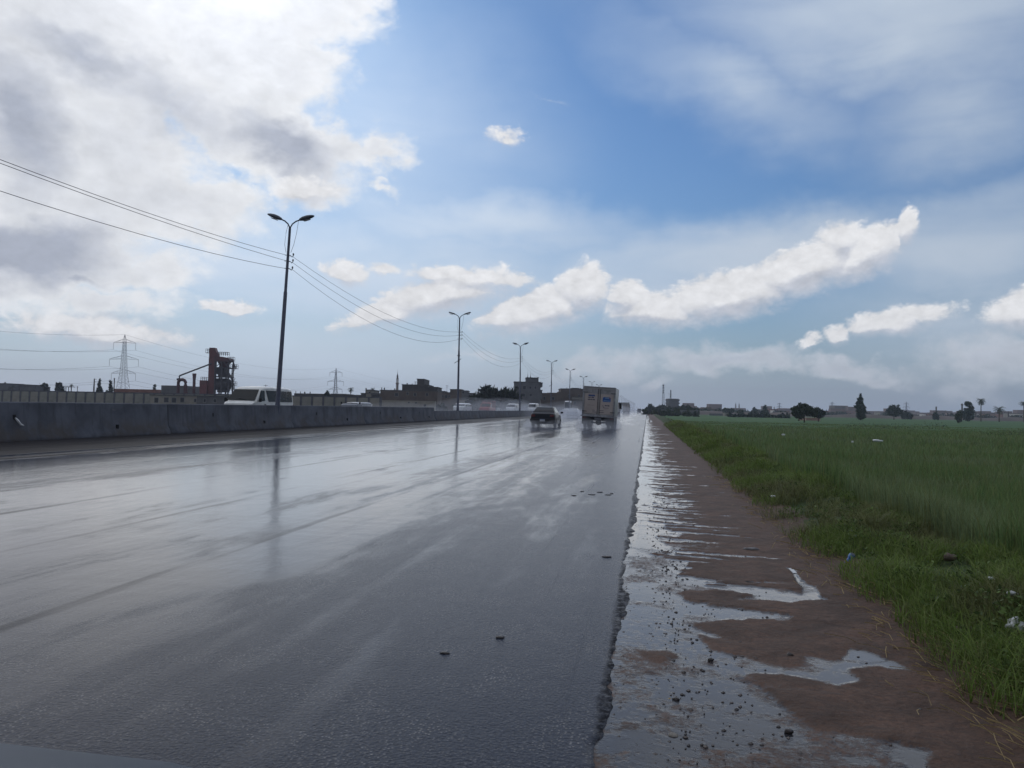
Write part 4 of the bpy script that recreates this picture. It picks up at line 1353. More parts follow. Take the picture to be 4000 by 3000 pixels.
def pickup(name, label, col, loc, rz):
    o = thing(name, loc, label, 'pickup truck', None, rz)
    body_loft([(2.45, 0.70, 0.40, 0.72, 0.80), (2.38, 0.82, 0.34, 0.80, 0.98), (1.4, 0.84, 0.32, 0.90, 1.06), (0.1, 0.84, 0.32, 0.92, 1.06), (0.0, 0.84, 0.32, 0.90, 1.0), (-2.4, 0.84, 0.40, 0.90, 1.0), (-2.45, 0.82, 0.44, 0.88, 0.98)]).build('body', col, o, smooth=True, angle=35)
    c = MB().loft([[(-0.78, 0.05, 1.05), (0.78, 0.05, 1.05), (0.78, 1.55, 1.05), (-0.78, 1.55, 1.05)], [(-0.68, 0.12, 1.68), (0.68, 0.12, 1.68), (0.66, 1.0, 1.68), (-0.66, 1.0, 1.68)], [(-0.55, 0.2, 1.73), (0.55, 0.2, 1.73), (0.55, 0.9, 1.73), (-0.55, 0.9, 1.73)]])
    cb = c.build('cab', col, o, smooth=True, angle=30)
    MB().slab([(-0.70, 1.50, 1.10), (0.70, 1.50, 1.10), (0.61, 1.06, 1.60), (-0.61, 1.06, 1.60)], (0, 0.75, 0.65), 0.02, 0.02).build('windscreen', M_GLASS, cb)
    for sx in (-1, 1):
        MB().slab([(sx * 0.77, 0.22, 1.12), (sx * 0.77, 1.38, 1.12), (sx * 0.69, 1.0, 1.58), (sx * 0.69, 0.22, 1.58)], (sx, 0, 0.18), 0.02, 0.014).build('door_window', M_GLASS, cb)
        wheel(o, sx * 0.75, 1.55, 0.34)
        wheel(o, sx * 0.75, -1.45, 0.34)
        MB().box(min(sx * 0.46, sx * 0.76), max(sx * 0.46, sx * 0.76), 2.36, 2.435, 0.68, 0.82).build('headlight', M_LAMPG, o)
    cage = MB()
    for x in (-0.78, 0.78):
        for z in (1.25, 1.55, 1.95):
            cage.bar((x, -2.4, z), (x, 0.0, z), 0.025, 5)
        for y in (-2.4, -1.6, -0.8, 0.0):
            cage.bar((x, y, 0.98), (x, y, 1.97), 0.025, 5)
    cage.box(-0.80, 0.80, -2.42, -0.02, 1.96, 2.0)
    cage.build('cage', col, o)
    MB().box(-0.79, 0.79, 2.40, 2.50, 0.42, 0.56).build('front_bumper', M_STEEL_DARK, o)
    return o


build_vehicles()


# ------------------------------------------------------------------ trees and palms
M_BARK = mat('bark', (0.055, 0.043, 0.034), 0.9, var=0.3, vscale=6)
M_PALMBARK = mat('palm_bark', (0.085, 0.066, 0.05), 0.9, var=0.3, vscale=6)


def leaf_mat(name, col):
    if name in MATS:
        return MATS[name]
    m, g, b = new_mat(name)
    c = g.node('ShaderNodeVertexColor', layer_name='tint').outputs[0]
    c = g.mix(1.0, c, (*col, 1.0), 'MULTIPLY')
    m.node_tree.links.new(c, b.inputs['Base Color'])
    b.inputs['Roughness'].default_value = 0.7
    b.inputs['Specular IOR Level'].default_value = 0.2
    MATS[name] = m
    return m


M_LEAF = leaf_mat('leaf_green', (0.040, 0.056, 0.030))
M_LEAF_DARK = leaf_mat('leaf_dark', (0.024, 0.034, 0.022))
M_LEAF_BLUE = leaf_mat('leaf_blue_green', (0.028, 0.045, 0.034))
M_LEAF_DRY = leaf_mat('leaf_brown_green', (0.062, 0.058, 0.036))


def leaf_cloud(lobes, n, size, seed, spiky=0.0, shell=0.45):
    """Leaf clumps in the volume of several ellipsoids (x, y, z, rx, ry, rz)."""
    r = np.random.default_rng(seed)
    vol = np.array([l[3] * l[4] * l[5] for l in lobes]) ** 0.8
    idx = r.choice(len(lobes), n, p=vol / vol.sum())
    Lb = np.array(lobes)[idx]
    d = r.normal(size=(n, 3))
    d /= np.linalg.norm(d, axis=1)[:, None]
    rad = (shell + (1 - shell) * r.uniform(0, 1, n) ** 0.5) * (1 + r.normal(0, 0.15, n))
    # lumpy outline
    rad *= 0.66 + 0.66 * fbm(np.arctan2(d[:, 0], d[:, 1]) * 2.2 + idx * 5.1, d[:, 2] * 2.6 + idx, 3, seed)
    P = Lb[:, :3] + d * Lb[:, 3:] * rad[:, None]
    a = r.normal(size=(n, 3))
    a = a * (1 - spiky) + d * spiky * 1.8 + np.array([0, 0, 0.5]) * spiky
    a /= np.linalg.norm(a, axis=1)[:, None]
    b = np.cross(a, r.normal(size=(n, 3)))
    b /= np.linalg.norm(b, axis=1)[:, None] + 1e-9
    s = (size * r.uniform(0.6, 1.5, n))[:, None]
    ar = 0.5 - 0.22 * spiky
    V = np.stack([P - a * s, P - b * s * ar, P + a * s * (1 + spiky * 0.6), P + b * s * ar], 1).reshape(-1, 3)
    F = np.arange(n * 4).reshape(n, 4)
    t = r.uniform(0.55, 1.5, (n, 1))
    C = np.concatenate([np.repeat(t, 3, 1), np.ones((n, 1))], 1)
    C = np.repeat(C[:, None, :], 4, 1).reshape(-1, 4)
    return V, F, C


def trunk_mesh(h, r, limbs, seed, lean=0.0):
    rr = random.Random(seed)
    b = MB()
    path = [(0, 0, -0.3), (0.02 * h * lean, 0, h * 0.35), (0.06 * h * lean, 0.01 * h, h * 0.7), (0.08 * h * lean, 0.0, h)]
    b.tube(path, [r * 1.25, r, r * 0.75, r * 0.4], 7)
    for i in range(limbs):
        a = 2 * PI * i / max(1, limbs) + rr.uniform(-0.4, 0.4)
        z = h * rr.uniform(0.55, 0.9)
        ln = h * rr.uniform(0.45, 0.75)
        p = Vector((0.06 * h * lean, 0, z))
        q = p + Vector((math.cos(a), math.sin(a), 0.8)) * ln * 0.5
        e = q + Vector((math.cos(a) * 0.8, math.sin(a) * 0.8, 1.0)) * ln * 0.5
        b.tube([p, q, e], [r * 0.5, r * 0.32, r * 0.1], 5)
    return b


def tree(name, label, px0, px1, ytop, depth, lobes, n, leaf, material, trunk=(0.35, 0.12, 3), ground_z=-0.1, seed=1, spiky=0.0, group=None, category='tree', shell=0.45):
    """lobes are in units of the tree's box: x -1..1, z 0..1, radii likewise."""
    q = spot((px0 + px1) / 2, depth, ground_z)
    H = height((px0 + px1) / 2, ytop, depth) - ground_z
    W = (px1 - px0) / 2 * depth / F_PX
    o = thing(name, q, label, category, group, YAW)
    L = [(x * W, y * W, z * H, rx * W * 0.76, rx * W * 0.7, rz * H * 0.78) for x, y, z, rx, rz in lobes]
    rr = random.Random(seed * 7 + 1)
    for _ in range(26):                            # outlying sprays that break the outline
        c = L[rr.randrange(len(lobes))]
        d = Vector((rr.gauss(0, 1), rr.gauss(0, 1), rr.gauss(0.2, 0.8))).normalized()
        k = rr.uniform(0.16, 0.42)
        L.append((c[0] + d.x * c[3] * 1.08, c[1] + d.y * c[4] * 1.08, max(0.12 * H, c[2] + d.z * c[5] * 1.08), c[3] * k * 1.2, c[4] * k, max(c[5] * k, 0.12 * W)))
    V, F, C = leaf_cloud(L, int(n * 0.85), leaf * 1.15, seed, spiky, shell)
    link('crown', np_mesh('crown', V, faces4=F, colors=C), material, o)
    if trunk:
        th, tr, limbs = trunk
        trunk_mesh(H * th, tr, limbs, seed).build('trunk', M_BARK, o, smooth=True)
    return o


def palm(label, px, ytop, depth, crown_px, ybase=None, ground_z=-0.2, seed=1, droop=1.0, lean=0.0, n=22, group='date palms'):
    q = spot(px, depth, ground_z)
    s = depth / F_PX
    R_ = crown_px * s / 2
    top = height(px, ytop, depth) - ground_z
    hub = max(0.6, top - R_ * 0.75)
    o = thing('palm_tree', q, label, 'palm tree', group, YAW)
    rr = random.Random(seed)
    tr = max(0.16, 0.09 * R_)
    MB().tube([(0, 0, -0.2), (lean * 0.3, 0, hub * 0.4), (lean * 0.7, 0, hub * 0.75), (lean, 0, hub)], [tr * 1.25, tr, tr * 0.9, tr * 1.1], 8).build('trunk', M_PALMBARK, o, smooth=True)
    V, F, C = [], [], []
    for i in range(n):
        az = 2.399 * i + rr.uniform(-0.2, 0.2)
        el = R(78) - R(95) * (i / n) * droop + rr.uniform(-0.1, 0.1)
        ln = R_ * rr.uniform(0.9, 1.15)
        dx, dy = math.cos(az), math.sin(az)
        pts = []
        p = Vector((lean, 0, hub))
        e = el
        for k in range(7):
            pts.append(p.copy())
            p = p + Vector((dx * math.cos(e), dy * math.cos(e), math.sin(e))) * ln / 6
            e -= R(15) * droop
        side = Vector((-dy, dx, 0))
        tone = rr.uniform(0.7, 1.4)
        for k in range(6):
            for j in range(3):
                a = pts[k].lerp(pts[k + 1], j / 3)
                w = ln * 0.30 * math.sin(PI * min(1, (k + j / 3 + 0.7) / 7.2)) ** 0.7
                d = (pts[k + 1] - pts[k]).normalized()
                for sg in (-1, 1):
                    base = len(V)
                    tip = a + side * sg * w * 0.8 + d * w * 0.75 + Vector((0, 0, -w * 0.35))
                    V.extend([tuple(a - d * ln * 0.018), tuple(a + d * ln * 0.030), tuple(tip)])
                    F.append((base, base + 1, base + 2))
                    C.extend([(tone, tone, tone, 1)] * 3)
    link('crown', np_mesh('crown', np.array(V), faces3=F, colors=np.array(C)), M_LEAF, o)
    return o


ROUND = [(0, 0, 0.62, 0.85, 0.36), (-0.45, 0.1, 0.50, 0.55, 0.26), (0.45, -0.1, 0.52, 0.55, 0.27), (0.1, 0.2, 0.40, 0.7, 0.2)]
BUSH = [(0, 0, 0.5, 0.85, 0.48), (-0.5, 0, 0.35, 0.5, 0.36), (0.5, 0.1, 0.36, 0.5, 0.36)]
CONIFER = [(0, 0, 0.22, 0.95, 0.22), (0.05, 0, 0.42, 0.72, 0.22), (-0.05, 0, 0.62, 0.50, 0.2), (0.02, 0, 0.82, 0.26, 0.17)]


# ------------------------------------------------------------------ buildings
def tone(c, k):
    return tuple(min(1.0, v * k) for v in c)


WALLS = {
    'brown': mat('brown_render', (0.115, 0.088, 0.072), 0.9, var=0.22, vscale=0.5),
    'grey': mat('grey_render', (0.12, 0.12, 0.125), 0.9, var=0.2, vscale=0.5),
    'dark': mat('dark_render', (0.065, 0.060, 0.058), 0.9, var=0.2, vscale=0.5),
    'cream': mat('cream_render', (0.26, 0.24, 0.20), 0.9, var=0.2, vscale=0.4),
    'red': mat('red_brick_far', (0.20, 0.085, 0.058), 0.9, var=0.25, vscale=0.5),
    'white': mat('white_render', (0.62, 0.58, 0.52), 0.85, var=0.12, vscale=0.5),
    'pink': mat('pinkish_render', (0.30, 0.19, 0.15), 0.9, var=0.2, vscale=0.5),
}
M_OPEN = mat('dark_opening', (0.022, 0.022, 0.026), 0.5)
M_FRAME = mat('window_frame', (0.20, 0.20, 0.21), 0.6)


def building(name, label, blocks, depth, mat_key, windows=(), deep=8.0, ground_z=-0.12, category='building', group=None, roof_bits=(), slab=True):
    """blocks: (px0, px1, ytop[, material key, how much farther back]) seen from the camera; every block reaches the ground."""
    pxc = sum(b[0] + b[1] for b in blocks) / (2 * len(blocks))
    q = spot(pxc, depth, ground_z)
    o = thing(name, q, label, category, group, YAW)
    s = depth / F_PX

    def X(px):
        return (px - pxc) * s

    def Z(px, py):
        return height(px, py, depth) - ground_z
    for i, bl in enumerate(blocks):
        px0, px1, yt = bl[:3]
        key = bl[3] if len(bl) > 3 and bl[3] else mat_key
        back = bl[4] if len(bl) > 4 else 0.0
        z1 = Z((px0 + px1) / 2, yt)
        z0 = -0.3 if len(bl) < 6 else Z((px0 + px1) / 2, bl[5])
        MB().box(X(px0), X(px1), back + 0.004 * i, back + deep - 0.01 * i, z0, z1).build('wall', WALLS[key], o)
        if slab and px1 - px0 > 14:
            e = 0.12
            MB().box(X(px0) - e, X(px1) + e, back - e, back + deep + e - 0.02 * i, z1 + 0.003, z1 + 0.16).build('roof', M_CONC_DARK, o)
    for (px, py, w, h, *front) in windows:
        y = front[0] if front else 0.0
        z = Z(px, py)
        ww, hh = w * s / 2, h * s / 2
        f = MB().box(X(px) - ww - 0.07, X(px) + ww + 0.07, y - 0.05, y + 0.02, z - hh - 0.07, z + hh + 0.07).build('window', M_FRAME, o)
        MB().box(X(px) - ww, X(px) + ww, y - 0.06, y - 0.045, z - hh, z + hh).build('pane', M_OPEN, f)
    for (kind, px, py, w) in roof_bits:
        z = Z(px, py)
        zt = Z(px, py + 30)
        x = X(px)
        if kind == 'tank':
            MB().lathe([(w * s / 2, z - 1.2), (w * s / 2, z - 0.15), (w * s / 4, z)], 10, (x, 2.0)).build('water_tank', M_STEEL_DARK, o, smooth=True)
        elif kind == 'post':
            MB().box(x - w * s / 2, x + w * s / 2, 1.0, 1.0 + w * s, z - 2.2, z).build('rooftop_post', WALLS['dark'], o)
        elif kind == 'aerial':
            a = MB().bar((x, 2, z - 3.0), (x, 2, z), 0.04, 5)
            for k in (0.05, 0.3, 0.6):
                a.bar((x - 0.4, 2, z - k), (x + 0.4, 2, z - k), 0.025, 4)
            a.build('aerial', M_STEEL_DARK, o)
    return o


def minaret(label, px, ytop, depth, wpx, ground_z=-0.2, material=None, group=None, name='minaret'):
    q = spot(px, depth, ground_z)
    H = height(px, ytop, depth) - ground_z
    r = wpx * depth / F_PX / 2
    o = thing(name, q, label, 'minaret', group, YAW)
    m = material or mat('minaret_stone', (0.20, 0.155, 0.135), 0.85, var=0.15, vscale=0.4)
    MB().lathe([(r, -0.3), (r, H * 0.42), (r * 0.9, H * 0.43), (r * 0.9, H * 0.62)], 10).build('shaft', m, o)
    MB().lathe([(r * 0.9, H * 0.405), (r * 1.5, H * 0.43), (r * 1.5, H * 0.445), (r * 0.95, H * 0.45)], 10).build('balcony', m, o)
    MB().lathe([(r * 0.8, H * 0.605), (r * 1.25, H * 0.625), (r * 1.25, H * 0.64), (r * 0.6, H * 0.645)], 10).build('balcony', m, o)
    b = MB()
    for k in range(6):
        a = 2 * PI * k / 6
        b.bar((r * 0.62 * math.cos(a), r * 0.62 * math.sin(a), H * 0.645), (r * 0.62 * math.cos(a), r * 0.62 * math.sin(a), H * 0.74), r * 0.16, 5)
    b.build('lantern_columns', m, o)
    MB().lathe([(r * 0.85, H * 0.735), (r * 0.9, H * 0.75), (r * 0.55, H * 0.76), (r * 0.72, H * 0.80), (r * 0.4, H * 0.84), (r * 0.12, H * 0.88), (r * 0.18, H * 0.90), (r * 0.07, H * 0.92), (r * 0.03, H)], 10).build('spire', mat('minaret_top', (0.10, 0.085, 0.085), 0.7), o)
    return o


def pylon(label, px, ytop, depth, group='high voltage pylons', parts=True, ground_z=-0.3, turn=0.0):
    q = spot(px, depth, ground_z)
    H = height(px, ytop, depth) - ground_z
    o = thing('pylon', q, label, 'pylon', group, YAW + turn)
    k = max(0.07, depth / 768 * 0.16)              # members never thinner than the eye can see
    m = M_STEEL

    def w(z):                                      # half width of the tower body at height z
        t = z / H
        return H * (0.092 - 0.128 * t if t < 0.45 else 0.036 - 0.020 * (t - 0.45) / 0.45) if t < 0.9 else H * 0.017 * (1 - (t - 0.9) / 0.1) + 0.05
    lv = [H * t for t in (0, 0.09, 0.17, 0.24, 0.30, 0.355, 0.405, 0.45, 0.50, 0.55, 0.60, 0.65, 0.70, 0.75, 0.80, 0.85, 0.90)]
    t = MB()
    for sx in (-1, 1):
        for sy in (-1, 1):
            for a, b in zip(lv[:-1], lv[1:]):
                t.bar((sx * w(a), sy * w(a), a), (sx * w(b), sy * w(b), b), k, 4)
            t.bar((sx * w(H * 0.9), sy * w(H * 0.9), H * 0.9), (0, 0, H), k, 4)
    for a, b in zip(lv[:-1], lv[1:]):
        for i, (p, r_) in enumerate((((-1, -1), (1, -1)), ((1, -1), (1, 1)), ((1, 1), (-1, 1)), ((-1, 1), (-1, -1)))):
            t.bar((p[0] * w(a), p[1] * w(a), a), (r_[0] * w(b), r_[1] * w(b), b), k * 0.55, 4)
            t.bar((r_[0] * w(a), r_[1] * w(a), a), (p[0] * w(b), p[1] * w(b), b), k * 0.55, 4)
    t.build('lattice_tower', m, o)
    ends = []
    for z, half in ((H * 0.885, H * 0.165), (H * 0.64, H * 0.215), (H * 0.43, H * 0.18)):
        arm = MB()
        for sx in (-1, 1):
            for sy in (-1, 1):
                arm.bar((sx * w(z), sy * w(z), z), (sx * half, 0, z - H * 0.012), k * 0.8, 4)
                arm.bar((sx * w(z), sy * w(z), z + H * 0.045), (sx * half, 0, z - H * 0.005), k * 0.7, 4)
            arm.bar((sx * half * 0.55, 0, z), (sx * half * 0.45, 0, z + H * 0.026), k * 0.5, 4)
        a = arm.build('cross_arm', m, o)
        for sx in (-1, 1):
            MB().tube([(sx * half, 0, z - H * 0.01), (sx * half, 0, z - H * 0.11)], k * 0.9, 5).build('insulator', M_CERAMIC, a)
            ends.append((sx * half, 0, z - H * 0.115))
    mw = Matrix.Translation(q) @ Matrix.Rotation(YAW + turn, 4, 'Z')
    return [mw @ Vector(e) for e in ends] + [mw @ Vector((0, 0, H))]


def perimeter_wall():
    a, b = spot(-60, 178, -0.12), spot(1486, 155, -0.12)
    d = (b - a)
    L = d.length
    rz = math.atan2(d.y, d.x)
    o = thing('perimeter_wall', a, 'long cream panelled wall with grey pillars behind the barrier', 'wall', None, rz)
    n = 39
    st = L / n
    pm = MB().box(0.20, st - 0.20, -0.02, 0.16, -0.2, 2.74).mesh('wall_panel', mat('cream_wall_panel', (0.235, 0.23, 0.195), 0.9, var=0.2, vscale=0.35, coords='Generated'))
    mats = [mat('cream_wall_panel%d' % i, c, 0.9, var=0.22, vscale=0.5) for i, c in enumerate(((0.235, 0.23, 0.195), (0.215, 0.21, 0.18), (0.25, 0.235, 0.20)))]
    im = MB().box(-0.20, 0.20, -0.10, 0.24, -0.2, 2.96).mesh('pillar', mat('grey_pillar', (0.085, 0.085, 0.10), 0.9, vscale=1.0))
    pms = []
    for mm in mats:
        q = pm.copy()
        q.materials.clear()
        q.materials.append(mm)
        pms.append(q)
    for i in range(n + 1):
        link('pillar', im, None, o, (i * st, 0, 0))
        if i < n:
            link('wall_panel', pms[rnd.randrange(3)], None, o, (i * st, 0, 0))
            MB().box(i * st + 0.21, (i + 1) * st - 0.21, -0.05, 0.2, 2.745, 2.97).build('coping', MATS['grey_pillar'], o)
    return o


def asphalt_plant():
    dep, pxc = 200.0, 820.0
    s = dep / F_PX
    gz = -0.12
    red = mat('red_oxide_paint', (0.125, 0.036, 0.036), 0.6, var=0.3, vscale=0.4)
    red2 = mat('dull_red_paint', (0.090, 0.034, 0.038), 0.65, var=0.3, vscale=0.4)
    dk = mat('dusty_dark_steel', (0.062, 0.058, 0.068), 0.7, var=0.2, vscale=0.5)

    def X(px):
        return (px - pxc) * s

    def Z(py, px=850):
        return height(px, py, dep) - gz
    o = thing('asphalt_plant', spot(pxc, dep, gz), 'dark red asphalt plant tower with stairs and hoppers behind the wall', 'industrial plant', None, YAW)
    MB().box(X(810), X(833), 0, 1.6, 0, Z(1402)).build('elevator_shaft', red, o)
    MB().prism([(X(810), Z(1402)), (X(810.5), Z(1358)), (X(831), Z(1358)), (X(838), Z(1377)), (X(843), Z(1378)), (X(843), Z(1402))], 0.1, 1.7).build('elevator_head', red, o)
    MB().prism([(X(833), Z(1411)), (X(833), Z(1390)), (X(842), Z(1390)), (X(884), Z(1396)), (X(891), Z(1402)), (X(891), Z(1411))], -0.2, 3.4).build('screen_house', red2, o)
    fr = MB()
    for px in (836, 862, 889):
        for y in (-0.1, 3.1):
            fr.box(X(px) - 0.16, X(px) + 0.16, y, y + 0.3, 0, Z(1411))
    for py in (1436, 1471):
        fr.box(X(834), X(893), -0.15, 3.5, Z(py) - 0.16, Z(py) + 0.16)
    for (p0, q0, p1, q1) in ((836, 1436, 862, 1411), (889, 1436, 868, 1411), (889, 1471, 872, 1440), (893, 1522, 889, 1474)):
        fr.bar((X(p0), 0, Z(q0)), (X(p1), 0, Z(q1)), 0.10, 5)
    fr.build('steel_frame', dk, o)
    MB().loft([[(X(842), 0.1, Z(1411)), (X(884), 0.1, Z(1411)), (X(884), 3, Z(1411)), (X(842), 3, Z(1411))], [(X(853), 0.8, Z(1433)), (X(872), 0.8, Z(1433)), (X(872), 2.2, Z(1433)), (X(853), 2.2, Z(1433))]]).build('weigh_hopper', red2, o)
    MB().box(X(840), X(871), 0.2, 2.8, Z(1462), Z(1439)).box(X(846), X(881), 0.3, 2.6, Z(1469), Z(1455)).build('mixer', dk, o)
    MB().loft([[(X(833) + 0.0, 0.2 + 3 * (1 - math.cos(a)) / 2, Z(1500) + 1.55 * math.sin(a)) for a in [2 * PI * k / 16 for k in range(16)]],
               [(X(878), 0.2 + 3 * (1 - math.cos(a)) / 2, Z(1500) + 1.6 * math.sin(a)) for a in [2 * PI * k / 16 for k in range(16)]],
               [(X(888), 0.8 + 1.8 * (1 - math.cos(a)) / 2, Z(1500) + 1.25 * math.sin(a)) for a in [2 * PI * k / 16 for k in range(16)]],
               [(X(892), 1.3 + 0.8 * (1 - math.cos(a)) / 2, Z(1500) + 0.6 * math.sin(a)) for a in [2 * PI * k / 16 for k in range(16)]]]).build('silo_tank', dk, o, smooth=True)
    MB().box(X(834), X(886), -0.3, 3.6, 0, Z(1538)).box(X(843), X(880), 0.6, 2.8, Z(1532), Z(1521)).build('base', dk, o)
    MB().box(X(781), X(809), -0.6, 3.0, 0, Z(1487)).build('control_room', red, o)
    # railings
    for x0, x1, zz, h in ((842, 884, 1388, 0.9), (884, 906, 1407, 0.9), (896, 920, 1436, 0.9), (781, 805, 1487, 0.85), (892, 917, 1503, 0.9), (797, 810, 1377, 0.9)):
        rl = MB()
        zb = Z(zz)
        k = max(2, int((x1 - x0) / 8) + 1)
        for y in (0.0, 1.2):
            for i in range(k):
                xx = X(x0) + (X(x1) - X(x0)) * i / (k - 1)
                rl.bar((xx, y, zb), (xx, y, zb + h), 0.045, 4)
            for f in (0.5, 1.0):
                rl.bar((X(x0), y, zb + h * f), (X(x1), y, zb + h * f), 0.04, 4)
        rl.bar((X(x1), 0.0, zb + h), (X(x1), 1.2, zb + h), 0.04, 4).bar((X(x0), 0.0, zb + h), (X(x0), 1.2, zb + h), 0.04, 4)
        rl.build('railing', dk, o)
    for x0, x1, zz in ((890, 906, 1407), (896, 920, 1437.5), (892, 917, 1502.5), (797, 810, 1377.5)):
        MB().box(X(x0), X(x1), -0.1, 1.4, Z(zz) - 0.12, Z(zz)).build('platform', dk, o)
    for (p0, q0, p1, q1) in ((900, 1407, 914, 1438), (894, 1462, 908, 1502), (896, 1470, 913, 1525)):
        st = MB()
        for y in (0.2, 0.9):
            st.bar((X(p0), y, Z(q0)), (X(p1), y, Z(q1)), 0.07, 4)
        for i in range(14):
            t = i / 13
            xx, zz = X(p0) + (X(p1) - X(p0)) * t, Z(q0) + (Z(q1) - Z(q0)) * t
            st.box(xx - 0.12, xx + 0.12, 0.2, 0.9, zz - 0.03, zz + 0.03)
        st.build('stair', dk, o)
    br = MB()
    for (p0, q0, p1, q1) in ((892, 1471, 912, 1440), (893, 1525, 913, 1475), (913, 1525, 894, 1503), (899, 1525, 899, 1438), (914, 1527, 910, 1503), (893, 1503, 893, 1525)):
        br.bar((X(p0), 0.5, Z(q0)), (X(p1), 0.5, Z(q1)), 0.07, 4)
    br.build('brace', dk, o)
    MB().bar((X(690), 1.2, Z(1467, 690)), (X(823), -0.1, Z(1420)), 0.20, 8).bar((X(690), 1.2, Z(1467, 690)), (X(690), 1.2, Z(1480, 690)), 0.17, 8).build('inclined_pipe', dk, o)
    # exhaust loop: an inverted U of fat duct beside the tower
    o2 = thing('dust_duct', spot(702, dep, gz), 'fat red duct bent into a loop, left of the asphalt plant', 'duct', None, YAW)
    cx, r = 0.0, 14.0 * s
    zc = Z(1494, 702)
    path = [(-r, 1.0, 0.0), (-r, 1.0, zc - 0.6)] + [(-r * math.cos(PI * k / 10), 1.0, zc + r * 0.85 * math.sin(PI * k / 10)) for k in range(11)] + [(r, 1.0, zc - 0.6), (r + 0.25, 1.0, 0.0)]
    MB().tube(path, [0.42, 0.42] + [0.40] * 11 + [0.44, 0.6], 12).build('duct', red2, o2, smooth=True)
    MB().bar((X(682) - X(702), 0.9, Z(1481, 690)), (X(690) - X(702), 1.0, Z(1480, 690)), 0.26, 10).build('fan_inlet', dk, o2, smooth=True)
    # stack
    o3 = thing('chimney', spot(756, dep, gz), 'stout red chimney flared at its top, between duct and plant tower', 'chimney', None, YAW)
    z1 = Z(1459, 756)
    MB().lathe([(0.32, 0), (0.36, z1 * 0.5), (0.36, z1 - 1.6), (0.48, z1 - 0.3), (0.50, z1), (0.40, z1 - 0.05)], 14).build('stack', red2, o3, smooth=True)
    MB().lathe([(0.50, z1 - 0.22), (0.53, z1 - 0.21), (0.53, z1 + 0.01), (0.49, z1 + 0.012)], 14).build('rim', red, o3)


